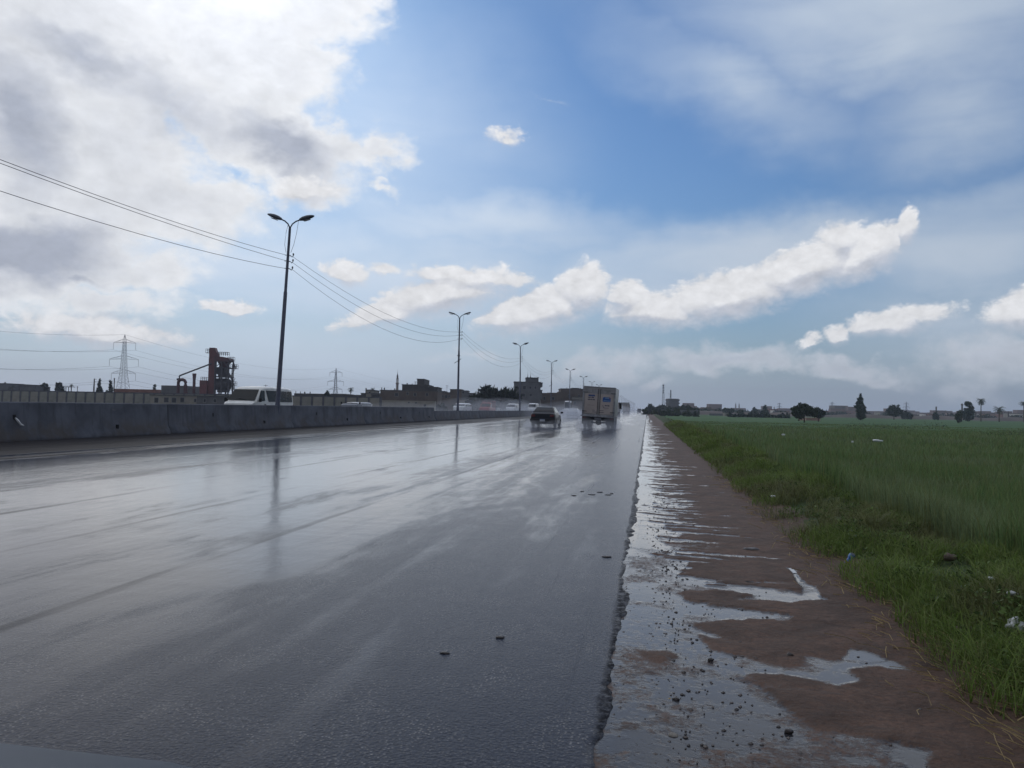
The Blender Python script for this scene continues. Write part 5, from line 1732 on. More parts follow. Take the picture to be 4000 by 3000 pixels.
def left_side():
    perimeter_wall()
    asphalt_plant()
    building('grey_shed', 'plain grey shed under the looped red duct', [(628, 728, 1506), (728, 752, 1518), (752, 762, 1524)], 208, 'grey', deep=9, slab=False)
    building('low_shed', 'low cream shed with a row of dark openings in front of the panelled wall', [(586, 768, 1546), (768, 892, 1549, 'grey')], 140, 'cream',
             [(611, 1563, 14, 18), (650, 1562, 16, 17), (680, 1563, 16, 18), (712, 1562, 14, 17), (763, 1564, 8, 12), (800, 1565, 8, 12), (840, 1565, 10, 12)], deep=5)
    building('red_roof_shed', 'long shed with a dull red roof under the first pylon', [(446, 606, 1520)], 215, 'red', deep=7, slab=False)
    building('house', 'low house with a roof terrace at the left edge', [(-60, 27, 1498), (27, 36, 1512, None, 1.0)], 240, 'grey', roof_bits=[('post', 8, 1492, 4)])
    building('house', 'flat house with a small roof room left of the umbrella shaped tree', [(73, 136, 1511), (83, 100, 1503)], 245, 'grey')
    tree('tree', 'umbrella shaped tree over the panelled wall', 158, 187, 1496, 250, [(0, 0, 0.80, 0.95, 0.20), (-0.5, 0, 0.66, 0.45, 0.16), (0.5, 0, 0.64, 0.45, 0.16)], 700, 0.35, M_LEAF_DARK, (0.7, 0.16, 4), seed=3)
    tree('tree', 'dense dark tree beside the open roofed terrace', 211, 250, 1492, 240, [(0, 0, 0.5, 0.9, 0.42), (-0.25, 0, 0.82, 0.45, 0.2), (0.4, 0, 0.42, 0.6, 0.4)], 900, 0.4, M_LEAF_DARK, (0.3, 0.2, 2), seed=4)
    pg = thing('pergola', spot(259, 242, -0.12), 'open roofed terrace on thin posts over the panelled wall', 'pergola', None, YAW)
    z = height(259, 1508, 242)
    MB().box(-1.3, 1.5, 0, 2.2, z - 0.2, z).build('roof', M_CONC_DARK, pg)
    for x in (-1.2, -0.3, 0.55, 1.4):
        MB().box(x - 0.08, x + 0.08, 0.05, 0.2, 0, z - 0.2).build('post', M_CONC_DARK, pg)
    palm('small palm at the left end of the panelled wall', 49, 1502, 235, 22, seed=11, n=18)
    palm('small palm right of the open roofed terrace', 277, 1498, 236, 20, seed=12, n=18)
    tree('conifer', 'left one of the two dark conifers by the first pylon', 371, 402, 1478, 232, CONIFER, 1100, 0.38, M_LEAF_DARK, (0.3, 0.16, 2), seed=5, group='conifers by the first pylon')
    tree('conifer', 'right one of the two dark conifers, leaning against a pole', 411, 446, 1484, 236, [(-0.3, 0, 0.3, 0.6, 0.25), (0.2, 0, 0.35, 0.6, 0.3), (0.15, 0, 0.62, 0.4, 0.22), (0.05, 0, 0.85, 0.25, 0.15)], 1000, 0.38, M_LEAF_DARK, (0.3, 0.16, 2), seed=6, group='conifers by the first pylon')
    tree('tree', 'slim little tree standing on the red roof line', 594, 609, 1497, 225, [(0, 0, 0.7, 0.7, 0.25), (0.1, 0, 0.45, 0.8, 0.2)], 300, 0.3, M_LEAF_DARK, (0.5, 0.08, 2), seed=7)
    tree('tree', 'low palm scrub between chimney and plant tower', 770, 784, 1523, 214, BUSH, 200, 0.3, M_LEAF_DARK, None, seed=8, spiky=0.5)
    # wooden poles
    o = thing('utility_pole', spot(365, 238, -0.12), 'twin utility pole with short arms left of the conifers', 'utility pole', 'utility poles behind the wall', YAW)
    z = height(365, 1477, 238)
    MB().bar((-0.25, 0, 0), (0.02, 0, z), 0.12, 6).bar((0.25, 0, 0), (0.10, 0, z - 0.1), 0.12, 6).build('pole', M_BARK, o)
    for k in (0.15, 1.0):
        MB().bar((0, 0, z - k), (0.75, 0, z - k - 0.05), 0.06, 5).build('cross_arm', M_STEEL_DARK, o)
    for px, yt, lab in ((444, 1475, 'thick dark pole against the right conifer'), (301, 1507, 'thin short pole left of the twin utility pole'), (1036, 1501, 'short pole with a cross arm above the microbus roof')):
        o = thing('utility_pole', spot(px, 232, -0.12), lab, 'utility pole', 'utility poles behind the wall', YAW)
        z = height(px, yt, 232)
        MB().bar((0, 0, 0), (0, 0, z), 0.16 if px == 444 else 0.10, 6).build('pole', M_BARK, o)
        MB().bar((-0.7 if px > 1000 else -0.3, 0, z - 0.25), (0.7 if px > 1000 else 0.3, 0, z - 0.25), 0.05, 5).build('cross_arm', M_STEEL_DARK, o)
    # pylons and their lines
    e1 = pylon('big lattice pylon at the left with three cross arms', 479, 1306, 450)
    e2 = pylon('smaller lattice pylon between microbus and minaret', 1309, 1437, 840)
    names = ['left end of the top cross arms', 'right end of the top cross arms', 'left end of the middle cross arms', 'right end of the middle cross arms', 'left end of the lowest cross arms', 'right end of the lowest cross arms', 'pylon tips']
    far = spot(1900, 1500, 14.0)
    near = spot(-900, 300, 0)
    for i in range(7):
        z0 = e1[i].z
        path = []
        a0 = Vector((near.x, near.y, z0 - 1.0)) + (e1[i] - e1[6]) * 0.8
        a0.z = z0 - 1.0
        for A, B, sag in ((a0, e1[i], 5.0), (e1[i], e2[i], 9.0), (e2[i], Vector((far.x, far.y, e2[i].z)), 12.0)):
            for k in range(20):
                t = k / 20
                p = A.lerp(B, t)
                path.append((p.x, p.y, p.z - 4 * sag * t * (1 - t)))
        MB().tube(path, 0.045, 4).build('power_line', M_WIRE, None, label='high voltage line hung from the ' + names[i], category='power line', group='high voltage lines')
    # village behind the wall
    building('warehouse', 'long low dark warehouse right of the microbus, with clutter on its roof', [(1148, 1262, 1537), (1262, 1300, 1540), (1290, 1352, 1538), (1352, 1412, 1542)], 205, 'dark', deep=10, slab=False,
             roof_bits=[('post', 1185, 1530, 4), ('post', 1206, 1530, 3), ('post', 1150, 1527, 2), ('post', 1168, 1529, 2)])
    tree('rubble_heap', 'rounded dark heap on the low warehouse roof line', 1266, 1287, 1527, 204, [(0, 0, 0.8, 0.9, 0.2), (0, 0, 0.55, 0.95, 0.4)], 500, 0.3, M_LEAF_DARK, None, seed=21, category='shrub')
    palm('palm with a round spread of fronds between pylon and brown building', 1369, 1510, 262, 30, seed=13, droop=1.15, n=26)
    palm('palm crown peeking over the roofs left of the minaret', 1454, 1512, 250, 24, seed=14, n=20)
    minaret('slender single minaret above the brown building', 1550, 1440, 350, 11)
    building('brown_building', 'long brown two storey building with a block shaped roof room', [(1484, 1708, 1527), (1567, 1671, 1504, 'dark', 0.8), (1671, 1706, 1513, 'dark', 0.8), (1624, 1652, 1481, 'dark', 1.5), (1409, 1486, 1538, 'dark'), (1429, 1449, 1524, 'cream', -0.1)], 190, 'brown',
             [(1548, 1541, 13, 12), (1591, 1537, 8, 9), (1620, 1541, 10, 11), (1667, 1541, 9, 11), (1595, 1573, 6, 4), (1624, 1574, 7, 4), (1660, 1584, 9, 9), (1545, 1579, 16, 12), (1443, 1534, 6, 5, -0.1), (1468, 1549, 30, 14)], deep=12,
             roof_bits=[('post', 1425, 1515, 4), ('post', 1487, 1513, 3), ('post', 1497, 1514, 4), ('post', 1586, 1496, 4), ('post', 1606, 1498, 3), ('aerial', 1617, 1489, 2), ('post', 1659, 1500, 4), ('post', 1538, 1517, 4)])
    building('cream_yard_wall', 'cream ground floor with small vents below the brown building', [(1479, 1700, 1565)], 184, 'cream', [(1597, 1573, 6, 4), (1625, 1574, 7, 4), (1660, 1584, 9, 8)], deep=2, slab=False, category='wall')
    building('house', 'low flat roofed house behind the second lamp post', [(1706, 1735, 1529), (1735, 1760, 1534), (1757, 1802, 1522), (1801, 1826, 1527, 'grey'), (1825, 1852, 1537, 'grey')], 230, 'brown',
             [(1729, 1548, 5, 10), (1742, 1549, 9, 12), (1754, 1548, 5, 9), (1808, 1533, 7, 8)], deep=10, roof_bits=[('aerial', 1742, 1504, 2), ('aerial', 1712, 1516, 2)])
    building('white_wall', 'pale garden wall right of the second lamp post', [(1793, 1818, 1562)], 200, 'cream', deep=1, slab=False, category='wall')
    tree('shrub', 'dark shrub left of the second lamp post', 1704, 1748, 1574, 150, BUSH, 500, 0.3, M_LEAF_DARK, None, seed=22, category='shrub')
    tree('tree', 'big dark bushy tree with pointed leaf tufts between the lamp posts', 1818, 2040, 1505, 172, [(0.0, 0, 0.55, 0.62, 0.42), (-0.55, 0, 0.38, 0.45, 0.38), (0.45, 0, 0.52, 0.48, 0.42), (0.78, 0.1, 0.42, 0.24, 0.40), (-0.82, 0, 0.25, 0.2, 0.25), (-0.2, 0, 0.75, 0.25, 0.2), (0.68, 0, 0.72, 0.10, 0.2)], 4200, 0.42, M_LEAF_DARK, (0.3, 0.25, 4), seed=23, spiky=0.6, shell=0.3)
    minaret('left one of the twin minarets behind the flat roofed house', 2059, 1448, 400, 9, group='twin minarets behind the flat roofed house')
    minaret('right one of the twin minarets behind the flat roofed house', 2070, 1447, 400, 9, group='twin minarets behind the flat roofed house')
    building('flat_roofed_house', 'grey three storey house with balconies behind the third lamp post', [(2006, 2110, 1493), (2053, 2101, 1476, None, 0.6), (2100, 2118, 1496, None, 0.5, 1510), (2100, 2117, 1525, None, 0.5, 1560)], 222, 'grey',
             [(2020, 1515, 10, 10), (2047, 1514, 11, 14), (2070, 1514, 8, 9), (2090, 1514, 7, 9), (2042, 1543, 16, 12), (2072, 1543, 9, 10), (2020, 1545, 9, 10)], deep=11, roof_bits=[('post', 2100, 1472, 4)])
    building('arched_shed', 'low brown shed behind the fourth lamp post', [(2112, 2150, 1535), (2138, 2184, 1534), (2180, 2196, 1530)], 235, 'brown', [(2126, 1556, 8, 12), (2160, 1556, 9, 12)], deep=9, slab=False)
    building('brown_house', 'flat brown house left of the lorry with a pale balcony', [(2189, 2300, 1520), (2233, 2262, 1517, 'dark', 0.5), (2233, 2292, 1552, 'cream', -0.6, 1561)], 238, 'brown', [(2261, 1547, 6, 10), (2222, 1546, 7, 9), (2245, 1575, 9, 12)], deep=11, roof_bits=[('post', 2214, 1514, 3), ('post', 2268, 1515, 3)])
    building('pale_block', 'pale flat block in the mist under the far row of lamps', [(2424, 2458, 1573)], 560, 'cream', [(2431, 1580, 3, 4), (2441, 1580, 3, 4), (2451, 1580, 3, 4)], deep=14)


left_side()
build_grass()


# ------------------------------------------------------------------ right side: trees, village and far town across the field
def lattice_mast(label, px, ytop, depth, wpx, ground_z=-0.4, dishes=True):
    q = spot(px, depth, ground_z)
    H = height(px, ytop, depth) - ground_z
    o = thing('radio_mast', q, label, 'mast', None, YAW)
    w0, w1 = wpx * depth / F_PX / 2, wpx * depth / F_PX / 5
    k = depth / 768 * 0.11
    t = MB()
    n = 14
    for i in range(n):
        a, b = i / n, (i + 1) / n
        wa, wb = w0 + (w1 - w0) * a, w0 + (w1 - w0) * b
        for sx, sy in ((-1, -1), (1, -1), (1, 1), (-1, 1)):
            t.bar((sx * wa, sy * wa, a * H), (sx * wb, sy * wb, b * H), k, 4)
        t.bar((-wa, -wa, a * H), (wb, -wb, b * H), k * 0.6, 4).bar((wa, -wa, a * H), (-wb, -wb, b * H), k * 0.6, 4)
    t.build('lattice_tower', M_STEEL_DARK, o)
    if dishes:
        for z in (0.70, 0.78, 0.87, 0.95):
            MB().lathe([(0.2, z * H - 0.6), (w1 * 1.9, z * H - 0.5), (w1 * 1.9, z * H + 0.5), (0.2, z * H + 0.6)], 8).build('antenna', M_STEEL_DARK, o)
    return o


def post(label, px, ytop, depth, wpx, name='brick_kiln_chimney', category='chimney', cap=False, ground_z=-0.4):
    q = spot(px, depth, ground_z)
    z = height(px, ytop, depth) - ground_z
    r = wpx * depth / F_PX / 2
    o = thing(name, q, label, category, None, YAW)
    m = mat('dark_masonry', (0.07, 0.055, 0.05), 0.9)
    MB().lathe([(r * 1.35, -0.3), (r * 1.1, z * 0.5), (r, z)], 10).build('shaft', m, o, smooth=True)
    if cap:
        MB().lathe([(r, z - 0.5), (r * 1.7, z - 0.3), (r * 1.7, z), (r * 0.7, z + 0.5)], 10).build('cap', m, o)
    return o


def right_side():
    G = -0.4
    tree('tree', 'round dark tree at the roadside by the vanishing point', 2520, 2564, 1577, 345, BUSH, 900, 0.5, M_LEAF_DARK, (0.3, 0.15, 2), G, 31)
    tree('tree', 'bushy tree below the tall radio mast', 2556, 2612, 1578, 330, BUSH, 1000, 0.5, M_LEAF_DARK, (0.3, 0.15, 2), G, 32)
    tree('hedge', 'long dark hedge at the foot of the block with aerials', 2596, 2734, 1586, 325, [(-0.75, 0, 0.45, 0.28, 0.5), (-0.35, 0, 0.5, 0.3, 0.5), (0.05, 0, 0.5, 0.3, 0.5), (0.4, 0, 0.5, 0.3, 0.5), (0.75, 0, 0.4, 0.27, 0.5)], 2200, 0.5, M_LEAF_DARK, None, G, 33, category='hedge')
    tree('hedge', 'low dark hedge running down to the road edge', 2505, 2730, 1603, 240, [(-0.85, 0, 0.4, 0.14, 0.5), (-0.55, 0, 0.45, 0.22, 0.5), (-0.2, 0, 0.5, 0.25, 0.5), (0.2, 0, 0.5, 0.25, 0.5), (0.6, 0, 0.45, 0.25, 0.5), (0.88, 0, 0.4, 0.14, 0.45)], 2000, 0.35, M_LEAF, None, G, 34, category='hedge')
    building('block_wall', 'pale grey wall below the block with aerials', [(2585, 2728, 1601)], 300, 'grey', deep=1.0, ground_z=G, slab=False, category='wall')
    lattice_mast('tall thin radio mast right of the road end', 2590, 1501, 800, 9)
    building('apartment_block', 'dark apartment block with balconies and aerials right of the road end', [(2613, 2651, 1558), (2610, 2654, 1561, None, -0.6, 1566), (2610, 2654, 1573, None, -0.6, 1578), (2610, 2654, 1585, None, -0.6, 1590)], 600, 'dark', [(2622, 1570, 4, 4), (2640, 1570, 4, 4), (2622, 1582, 4, 4), (2640, 1582, 4, 4)], deep=12, ground_z=G,
             roof_bits=[('aerial', 2614.5, 1536, 2)])
    lattice_mast('short lattice mast rising behind the apartment block', 2619, 1523, 615, 6, dishes=True)
    building('hall', 'low hall with a stepped roof and a pale band across the field', [(2727, 2806, 1597), (2757, 2778, 1591), (2735, 2800, 1606, 'white', -1.0, 1612)], 420, 'brown', deep=12, ground_z=G, slab=False)
    building('farm_wall', 'grey farm wall between the hall and the twin minarets', [(2772, 2862, 1616)], 330, 'grey', deep=1, ground_z=G, slab=False, category='wall')
    building('pale_gate', 'small pale gate house on the far field edge', [(2832, 2850, 1613)], 300, 'cream', [(2840, 1619, 4, 5)], deep=3, ground_z=G)
    tree('tree', 'wide dark tree left of the twin minarets across the field', 2822, 2866, 1592, 380, ROUND, 900, 0.5, M_LEAF, (0.3, 0.15, 2), G, 35)
    minaret('left one of the twin minarets far across the field', 2873.5, 1570, 1100, 5.5, G, group='twin minarets across the field')
    minaret('right one of the twin minarets far across the field', 2887, 1571, 1100, 5.5, G, group='twin minarets across the field')
    tree('tree', 'low dark tree at the foot of the right far minaret', 2880, 2908, 1598, 400, BUSH, 500, 0.5, M_LEAF, None, G, 36)
    tree('tree', 'dense rounded tree left of the pointed conifer', 2934, 2960, 1591, 390, BUSH, 700, 0.45, M_LEAF_BLUE, (0.3, 0.15, 2), G, 37)
    tree('conifer', 'pointed dark conifer in front of the brick houses', 2972, 3004, 1579, 360, CONIFER, 1000, 0.5, M_LEAF_BLUE, (0.3, 0.15, 2), G, 38)
    tree('hedge', 'long blue dark hedge along the far edge of the field', 2850, 3082, 1618, 255, [(x, 0, 0.45, 0.16, 0.5) for x in (-0.88, -0.66, -0.44, -0.22, 0, 0.22, 0.44, 0.66, 0.88)], 2600, 0.35, M_LEAF_BLUE, None, G, 39, category='hedge')
    building('brick_house', 'row of red brick houses right of the pointed conifer', [(3004, 3016, 1597), (3016, 3040, 1599), (3034, 3062, 1604, 'brown'), (3060, 3082, 1606)], 640, 'red', [(3020, 1606, 3, 4), (3030, 1606, 3, 4), (3044, 1610, 3, 3), (3054, 1610, 3, 3)], deep=12, ground_z=G)
    building('white_house', 'narrow house front among the brick houses, toned bright white as if sunlit', [(3019, 3027, 1603)], 600, 'white', [(3023, 1609, 2.5, 4)], deep=6, ground_z=G)  # high albedo stands in for sunlight on this front
    minaret('small minaret above the bright white house front', 3024, 1584, 700, 5, G)
    tree('field_tree', 'broad ragged tree with a visible trunk standing in the field', 3088, 3196, 1573, 142, [(-0.25, 0, 0.62, 0.55, 0.30), (0.3, 0.1, 0.6, 0.5, 0.3), (-0.7, 0, 0.5, 0.28, 0.22), (0.72, 0, 0.5, 0.30, 0.24), (-0.05, 0, 0.80, 0.4, 0.18), (-0.35, 0, 0.36, 0.4, 0.24), (0.85, 0, 0.66, 0.16, 0.1), (-0.85, 0, 0.68, 0.14, 0.1)], 3800, 0.20, M_LEAF, (0.42, 0.11, 5), G, 40)
    tree('tree', 'second ragged tree close behind the broad field tree', 3172, 3222, 1587, 165, ROUND, 1200, 0.22, M_LEAF_BLUE, (0.4, 0.1, 3), G, 41)
    building('sand_heap_house', 'low sandy coloured house under the branches of the broad field tree', [(3150, 3205, 1632)], 185, 'pink', deep=5, ground_z=G, slab=False)
    building('tall_block', 'tall unfinished block standing alone over the far town', [(3260, 3312, 1585)], 800, 'brown', [(x, y, 4, 4) for x in (3266, 3276, 3296, 3306) for y in (1592, 1600, 1608)], deep=14, ground_z=G)
    building('brick_house', 'red brick house between tall block and cypress', [(3308, 3342, 1605)], 760, 'red', [(3316, 1611, 3, 3), (3328, 1611, 3, 3)], deep=10, ground_z=G)
    tree('cypress', 'tall ragged cypress standing alone across the field', 3337, 3386, 1539, 226, [(0, 0, 0.20, 0.85, 0.2), (0.1, 0, 0.40, 0.85, 0.20), (-0.1, 0, 0.56, 0.7, 0.16), (0.0, 0, 0.70, 0.5, 0.14), (-0.08, 0, 0.82, 0.42, 0.1), (0.0, 0, 0.93, 0.2, 0.08), (-0.75, 0, 0.52, 0.25, 0.06)], 2600, 0.30, M_LEAF_BLUE, (0.3, 0.2, 2), G, 42)
    tree('tree', 'round tree right of the tall cypress', 3462, 3522, 1576, 300, ROUND, 1500, 0.42, M_LEAF_BLUE, (0.4, 0.18, 3), G, 43)
    tree('tree', 'low sloping tree clump right of the round tree', 3518, 3566, 1604, 330, BUSH, 600, 0.45, M_LEAF_BLUE, None, G, 44)
    post('slim dark chimney over the far town, right of the cypress', 3657, 1588, 520, 5)
    tree('shrub', 'bushy shrub at the foot of the slim dark chimney', 3642, 3670, 1609, 330, BUSH, 500, 0.4, M_LEAF_BLUE, None, G, 45, category='shrub')
    post('capped brick chimney left of the tall two tier tree', 3758, 1580, 420, 5.5, cap=True)
    post('short chimney stub between slim and capped chimney', 3701, 1613, 500, 4)
    post('lone chimney stub right of the short palm', 3939, 1607, 520, 4.5)
    post('thin post beside the tall palm', 3812, 1607, 420, 4, name='post', category='post')
    tree('tree', 'tall two tier tree left of the tall palm', 3754, 3808, 1567, 285, [(-0.1, 0, 0.32, 0.95, 0.30), (0.1, 0, 0.52, 0.75, 0.2), (0.05, 0, 0.84, 0.62, 0.14), (0.55, 0, 0.70, 0.4, 0.08), (-0.8, 0, 0.42, 0.3, 0.08)], 2200, 0.36, M_LEAF_BLUE, (0.4, 0.2, 3), G, 46)
    tree('shrub', 'grey green shrub in front of the two tier tree', 3730, 3760, 1605, 205, [(0, 0, 0.45, 0.85, 0.5), (0.1, 0, 0.8, 0.4, 0.25)], 700, 0.25, M_LEAF, None, G, 47, category='shrub')
    palm('tall palm with a long bare trunk at the right', 3832, 1551, 300, 40, ground_z=G, seed=51, droop=1.2, n=30)
    palm('short palm with drooping fronds at the right', 3903, 1582, 300, 48, ground_z=G, seed=52, droop=1.05, n=24)
    palm('palm cut by the right picture edge', 3999, 1563, 300, 36, ground_z=G, seed=53, n=24)
    # earth bank at the far side of the field
    for px, ytop, dep in ((3250, 1569, 1900), (3540, 1569, 1700), (3044, 1572, 1900)):
        lab = {3250: 'tiny far pylon by the tall unfinished block', 3540: 'tiny far pylon right of the round tree', 3044: 'tiny far pylon above the brick houses'}[px]
        pylon(lab, px, ytop, dep, group='tiny far pylons across the field', ground_z=G)
    V = []
    xs = np.linspace(2700, 4250, 60)
    for px in xs:
        for dep, z in ((392, -0.45), (397, 0.9 + 0.5 * math.sin(px * 0.05)), (404, 1.2 + 0.5 * math.sin(px * 0.021)), (440, -0.5)):
            p = spot(px, dep, z)
            V.append(tuple(p))
    link('earth_bank', np_mesh('earth_bank', np.array(V), faces4=grid_faces(4, len(xs)), smooth=True), mat('brown_earth', (0.085, 0.062, 0.050), 0.95, var=0.3, vscale=0.05), kind='structure')
    # the far town: each house a few pixels wide
    r = random.Random(77)
    named = {
        3395: 'brown house just right of the tall cypress', 3436: 'bright white house left of the round tree', 3446: 'yellowish house touching the round tree', 3580: 'brown house right of the low tree clump',
        3612: 'little white house left of the slim chimney', 3680: 'pale house right of the slim chimney', 3712: 'flat pink house left of the capped chimney', 3836: 'long pale house at the foot of the tall palm',
        3850: 'white house just right of the tall palm trunk', 3872: 'pink house between the two right palms', 3930: 'low brick house right of the short palm', 3968: 'pale block with a darker side near the right edge', 3990: 'white house at the right edge',
        3225: 'brick house left of the tall unfinished block', 3415: 'low brick house between cypress and white house', 3640: 'brick house behind the shrub at the slim chimney', 3742: 'brick house behind the capped chimney',
    }
    keys = {3395: 'brown', 3436: 'white', 3446: 'cream', 3580: 'brown', 3612: 'white', 3680: 'white', 3712: 'pink', 3836: 'cream', 3850: 'white', 3872: 'pink', 3930: 'red', 3968: 'cream', 3990: 'white', 3225: 'red', 3415: 'red', 3640: 'red', 3742: 'red'}
    for px, lab in named.items():
        w = {3836: 26, 3968: 26, 3446: 16, 3436: 9, 3612: 9, 3680: 9, 3990: 18, 3930: 30, 3872: 30}.get(px, 22)
        yt = {3968: 1615, 3446: 1612, 3836: 1617, 3225: 1606, 3712: 1616}.get(px, 1619) + r.uniform(-2, 2)
        hz_ = horizon_y(px)
        building('town_house', lab, [(px - w / 2, px + w / 2, yt)], 560 + r.uniform(-60, 120), keys[px], [(px - w * 0.2, yt + 6, 2.5, 3), (px + w * 0.22, yt + 6, 2.5, 3)] if w > 12 else [], deep=10, ground_z=G, group='houses of the far town')
    b = MB()
    for i in range(90):
        px = r.uniform(2660, 4100)
        dep = r.uniform(750, 1150)
        q = spot(px, dep, G)
        w, h = r.uniform(4, 9), r.uniform(4, 10)
        b.box(q.x - w, q.x + w, q.y, q.y + 10, G - 0.3, G + h)
    b.build('distant_town', mat('far_brick_town', (0.17, 0.10, 0.078), 0.9, var=0.5, vscale=0.03, coords='Generated'), None, kind='stuff')
    t = []
    for i in range(150):
        px = r.uniform(2640, 4150)
        dep = r.uniform(410, 720)
        q = spot(px, dep, G)
        hh = r.uniform(1.5, 3.6)
        t.append((q.x, q.y, G + hh * 0.5, hh * 0.9, hh * 0.9, hh * 0.6))
    V, F, C = leaf_cloud(t, 9000, 0.75, 88)
    link('treeline', np_mesh('treeline', V, faces4=F, colors=C), M_LEAF_BLUE, kind='stuff')
    t = []
    for i in range(110):
        px = r.uniform(-150, 2450)
        dep = r.uniform(260, 520)
        q = spot(px, dep, -0.1)
        hh = r.uniform(1.5, 3.4)
        t.append((q.x, q.y, hh * 0.5, hh, hh, hh * 0.6))
    V, F, C = leaf_cloud(t, 7000, 0.7, 89)
    link('treeline', np_mesh('treeline', V, faces4=F, colors=C), M_LEAF_DARK, kind='stuff')


right_side()


# ------------------------------------------------------------------ small things on the ground
def lump(seed, sx, sy, sz, rough=0.25, sub=2):
    bm = bmesh.new()
    bmesh.ops.create_icosphere(bm, subdivisions=sub, radius=1.0)
    off = Vector((seed * 3.7, seed * 1.3, 0))
    for v in bm.verts:
        k = 1 + rough * (mnoise.noise(v.co * 1.6 + off) + 0.5 * mnoise.noise(v.co * 4 + off))
        v.co = Vector((v.co.x * sx * k, v.co.y * sy * k, v.co.z * sz * k))
    for f in bm.faces:
        f.smooth = True
    me = bpy.data.meshes.new('lump')
    bm.to_mesh(me)
    bm.free()
    return me


def litter():
    clod = mat('wet_mud_clod', (0.035, 0.028, 0.025), 0.5, var=0.3, vscale=20, bump=0.5, bscale=60)
    stone = mat('pale_stone', (0.22, 0.20, 0.17), 0.8, var=0.3, vscale=20, bump=0.4, bscale=60)
    brown = mat('brown_stone', (0.13, 0.095, 0.075), 0.85, var=0.3, vscale=20, bump=0.4, bscale=60)
    white = mat('white_plastic', (0.60, 0.61, 0.60), 0.5, var=0.15, vscale=12)
    clods = [(2370, 2176, 0.045, 0.03, 0.008, 'flat dark mud clod on the asphalt near its right edge'), (1953, 2492, 0.026, 0.018, 0.008, 'mud clod on the asphalt, right one of the nearest pair'),
             (1738, 2552, 0.028, 0.016, 0.007, 'mud clod on the asphalt, left one of the nearest pair'), (2933, 2152, 0.08, 0.045, 0.018, 'dark clump lying on the brown mud strip below the grass'),
             (2640, 2742, 0.018, 0.013, 0.009, 'small dark clod in the shallow water beside the asphalt'), (2776, 2586, 0.016, 0.012, 0.010, 'small dark clod above the near puddle'),
             (3086, 2568, 0.018, 0.013, 0.012, 'dark clod at the left end of the forked puddle'), (3082, 2868, 0.018, 0.013, 0.010, 'dark clod at the bottom edge of the mud strip')]
    for i, (px, py, a, b, c, lab) in enumerate(clods):
        on_road = px < 2400
        q = ground(px, py, 0.0 if on_road else -0.03)
        link('mud_clod', lump(i + 1, a, b, c, 0.5), clod, None, (q.x, q.y, q.z + c * 0.4 + (0.008 if not on_road else 0.0)), lab, 'mud clod', 'mud clods')
    for i in range(7):
        q = ground(2250 + 24 * i + rnd.uniform(-8, 8), 1928 + rnd.uniform(-9, 9))
        link('mud_clod', lump(30 + i, 0.032 * rnd.uniform(0.4, 1.6), 0.035 * rnd.uniform(0.5, 1.3), 0.006, 0.7), clod, None, (q.x, q.y, 0.004), ('leftmost', 'second from the left', 'third from the left', 'middle', 'third from the right', 'second from the right', 'rightmost')[i] + ' scrap of mud in the dark row on the asphalt', 'mud clod', 'row of mud scraps on the asphalt')
    q = ground(2630, 2885, -0.03)
    link('pebble', lump(12, 0.022, 0.018, 0.014), stone, None, (q.x, q.y, -0.02), 'pale pebble at the bottom beside the asphalt edge', 'pebble')
    q = ground(2615, 2740, -0.03)
    link('pebble', lump(13, 0.014, 0.012, 0.010), mat('ochre_pebble', (0.30, 0.21, 0.08), 0.6), None, (q.x, q.y, -0.025), 'yellow ochre pebble in the wet gravel', 'pebble')

    def on_verge(px, py):
        q = ground(px, py, 0.0)
        for _ in range(12):
            q = ground(px, py, float(verge_z(np.array([q.x]), np.array([q.y]))[0]))
        return q
    q = on_verge(3770, 2478)
    link('rock', lump(15, 0.05, 0.04, 0.035, 0.35), brown, None, (q.x, q.y, q.z + 0.02), 'brown rock half sunk in the grass edge', 'rock')
    q = on_verge(3710, 2206)
    link('rock', lump(16, 0.05, 0.04, 0.03, 0.35), brown, None, (q.x, q.y, q.z + 0.06), 'brown rock lying up in the green grass', 'rock')
    q = on_verge(3968, 2486)
    o = link('crumpled_bag', lump(17, 0.042, 0.036, 0.036, 0.6, 3), white, None, (q.x, q.y, q.z + 0.06), 'crumpled white plastic bag in the grass at the right edge', 'plastic bag')
    for px, py, s, lab in ((3950, 2385, 0.025, 'small white scrap above the crumpled bag'), (3870, 2322, 0.022, 'pale scrap in the grass above the brown rock'), (3020, 1967, 0.035, 'white scrap in the middle of the grass verge'),
                           (2850, 1808, 0.07, 'cluster of white scraps where verge meets field'), (2840, 1795, 0.05, 'white scrap at the upper verge')):
        q = on_verge(px, py)
        link('scrap', lump(int(px), s, s * 0.6, s * 0.5, 0.6), white, None, (q.x, q.y, q.z + 0.10), lab, 'litter', 'white litter in the grass')
    for px, py, w, h, lab in ((2725, 1694, 0.16, 0.10, 'white scrap far out at the field corner'), (3330, 1724, 0.05, 0.05, 'tiny white scrap on the dark ditch line'), (3428, 1720, 0.24, 0.07, 'pale plastic sheet lying on the dark ditch line'), (3060, 1697, 0.10, 0.07, 'white scrap in the mid field')):
        q = ground(px, py, 0.05)
        link('scrap', lump(int(px), w, w * 0.5, h, 0.5), white, None, (q.x, q.y, q.z - 0.02), lab, 'litter', 'white litter far out in the field')
    # crushed drink can
    q = on_verge(3320, 2204)
    can = thing('drink_can', (q.x, q.y, q.z + 0.045), 'crushed blue drink can with an orange patch in the grass edge', 'drink can', None, R(30))
    b = MB().lathe([(0.022, -0.060), (0.032, -0.054), (0.033, -0.02), (0.029, 0.0), (0.033, 0.02), (0.032, 0.052), (0.024, 0.060)], 14)
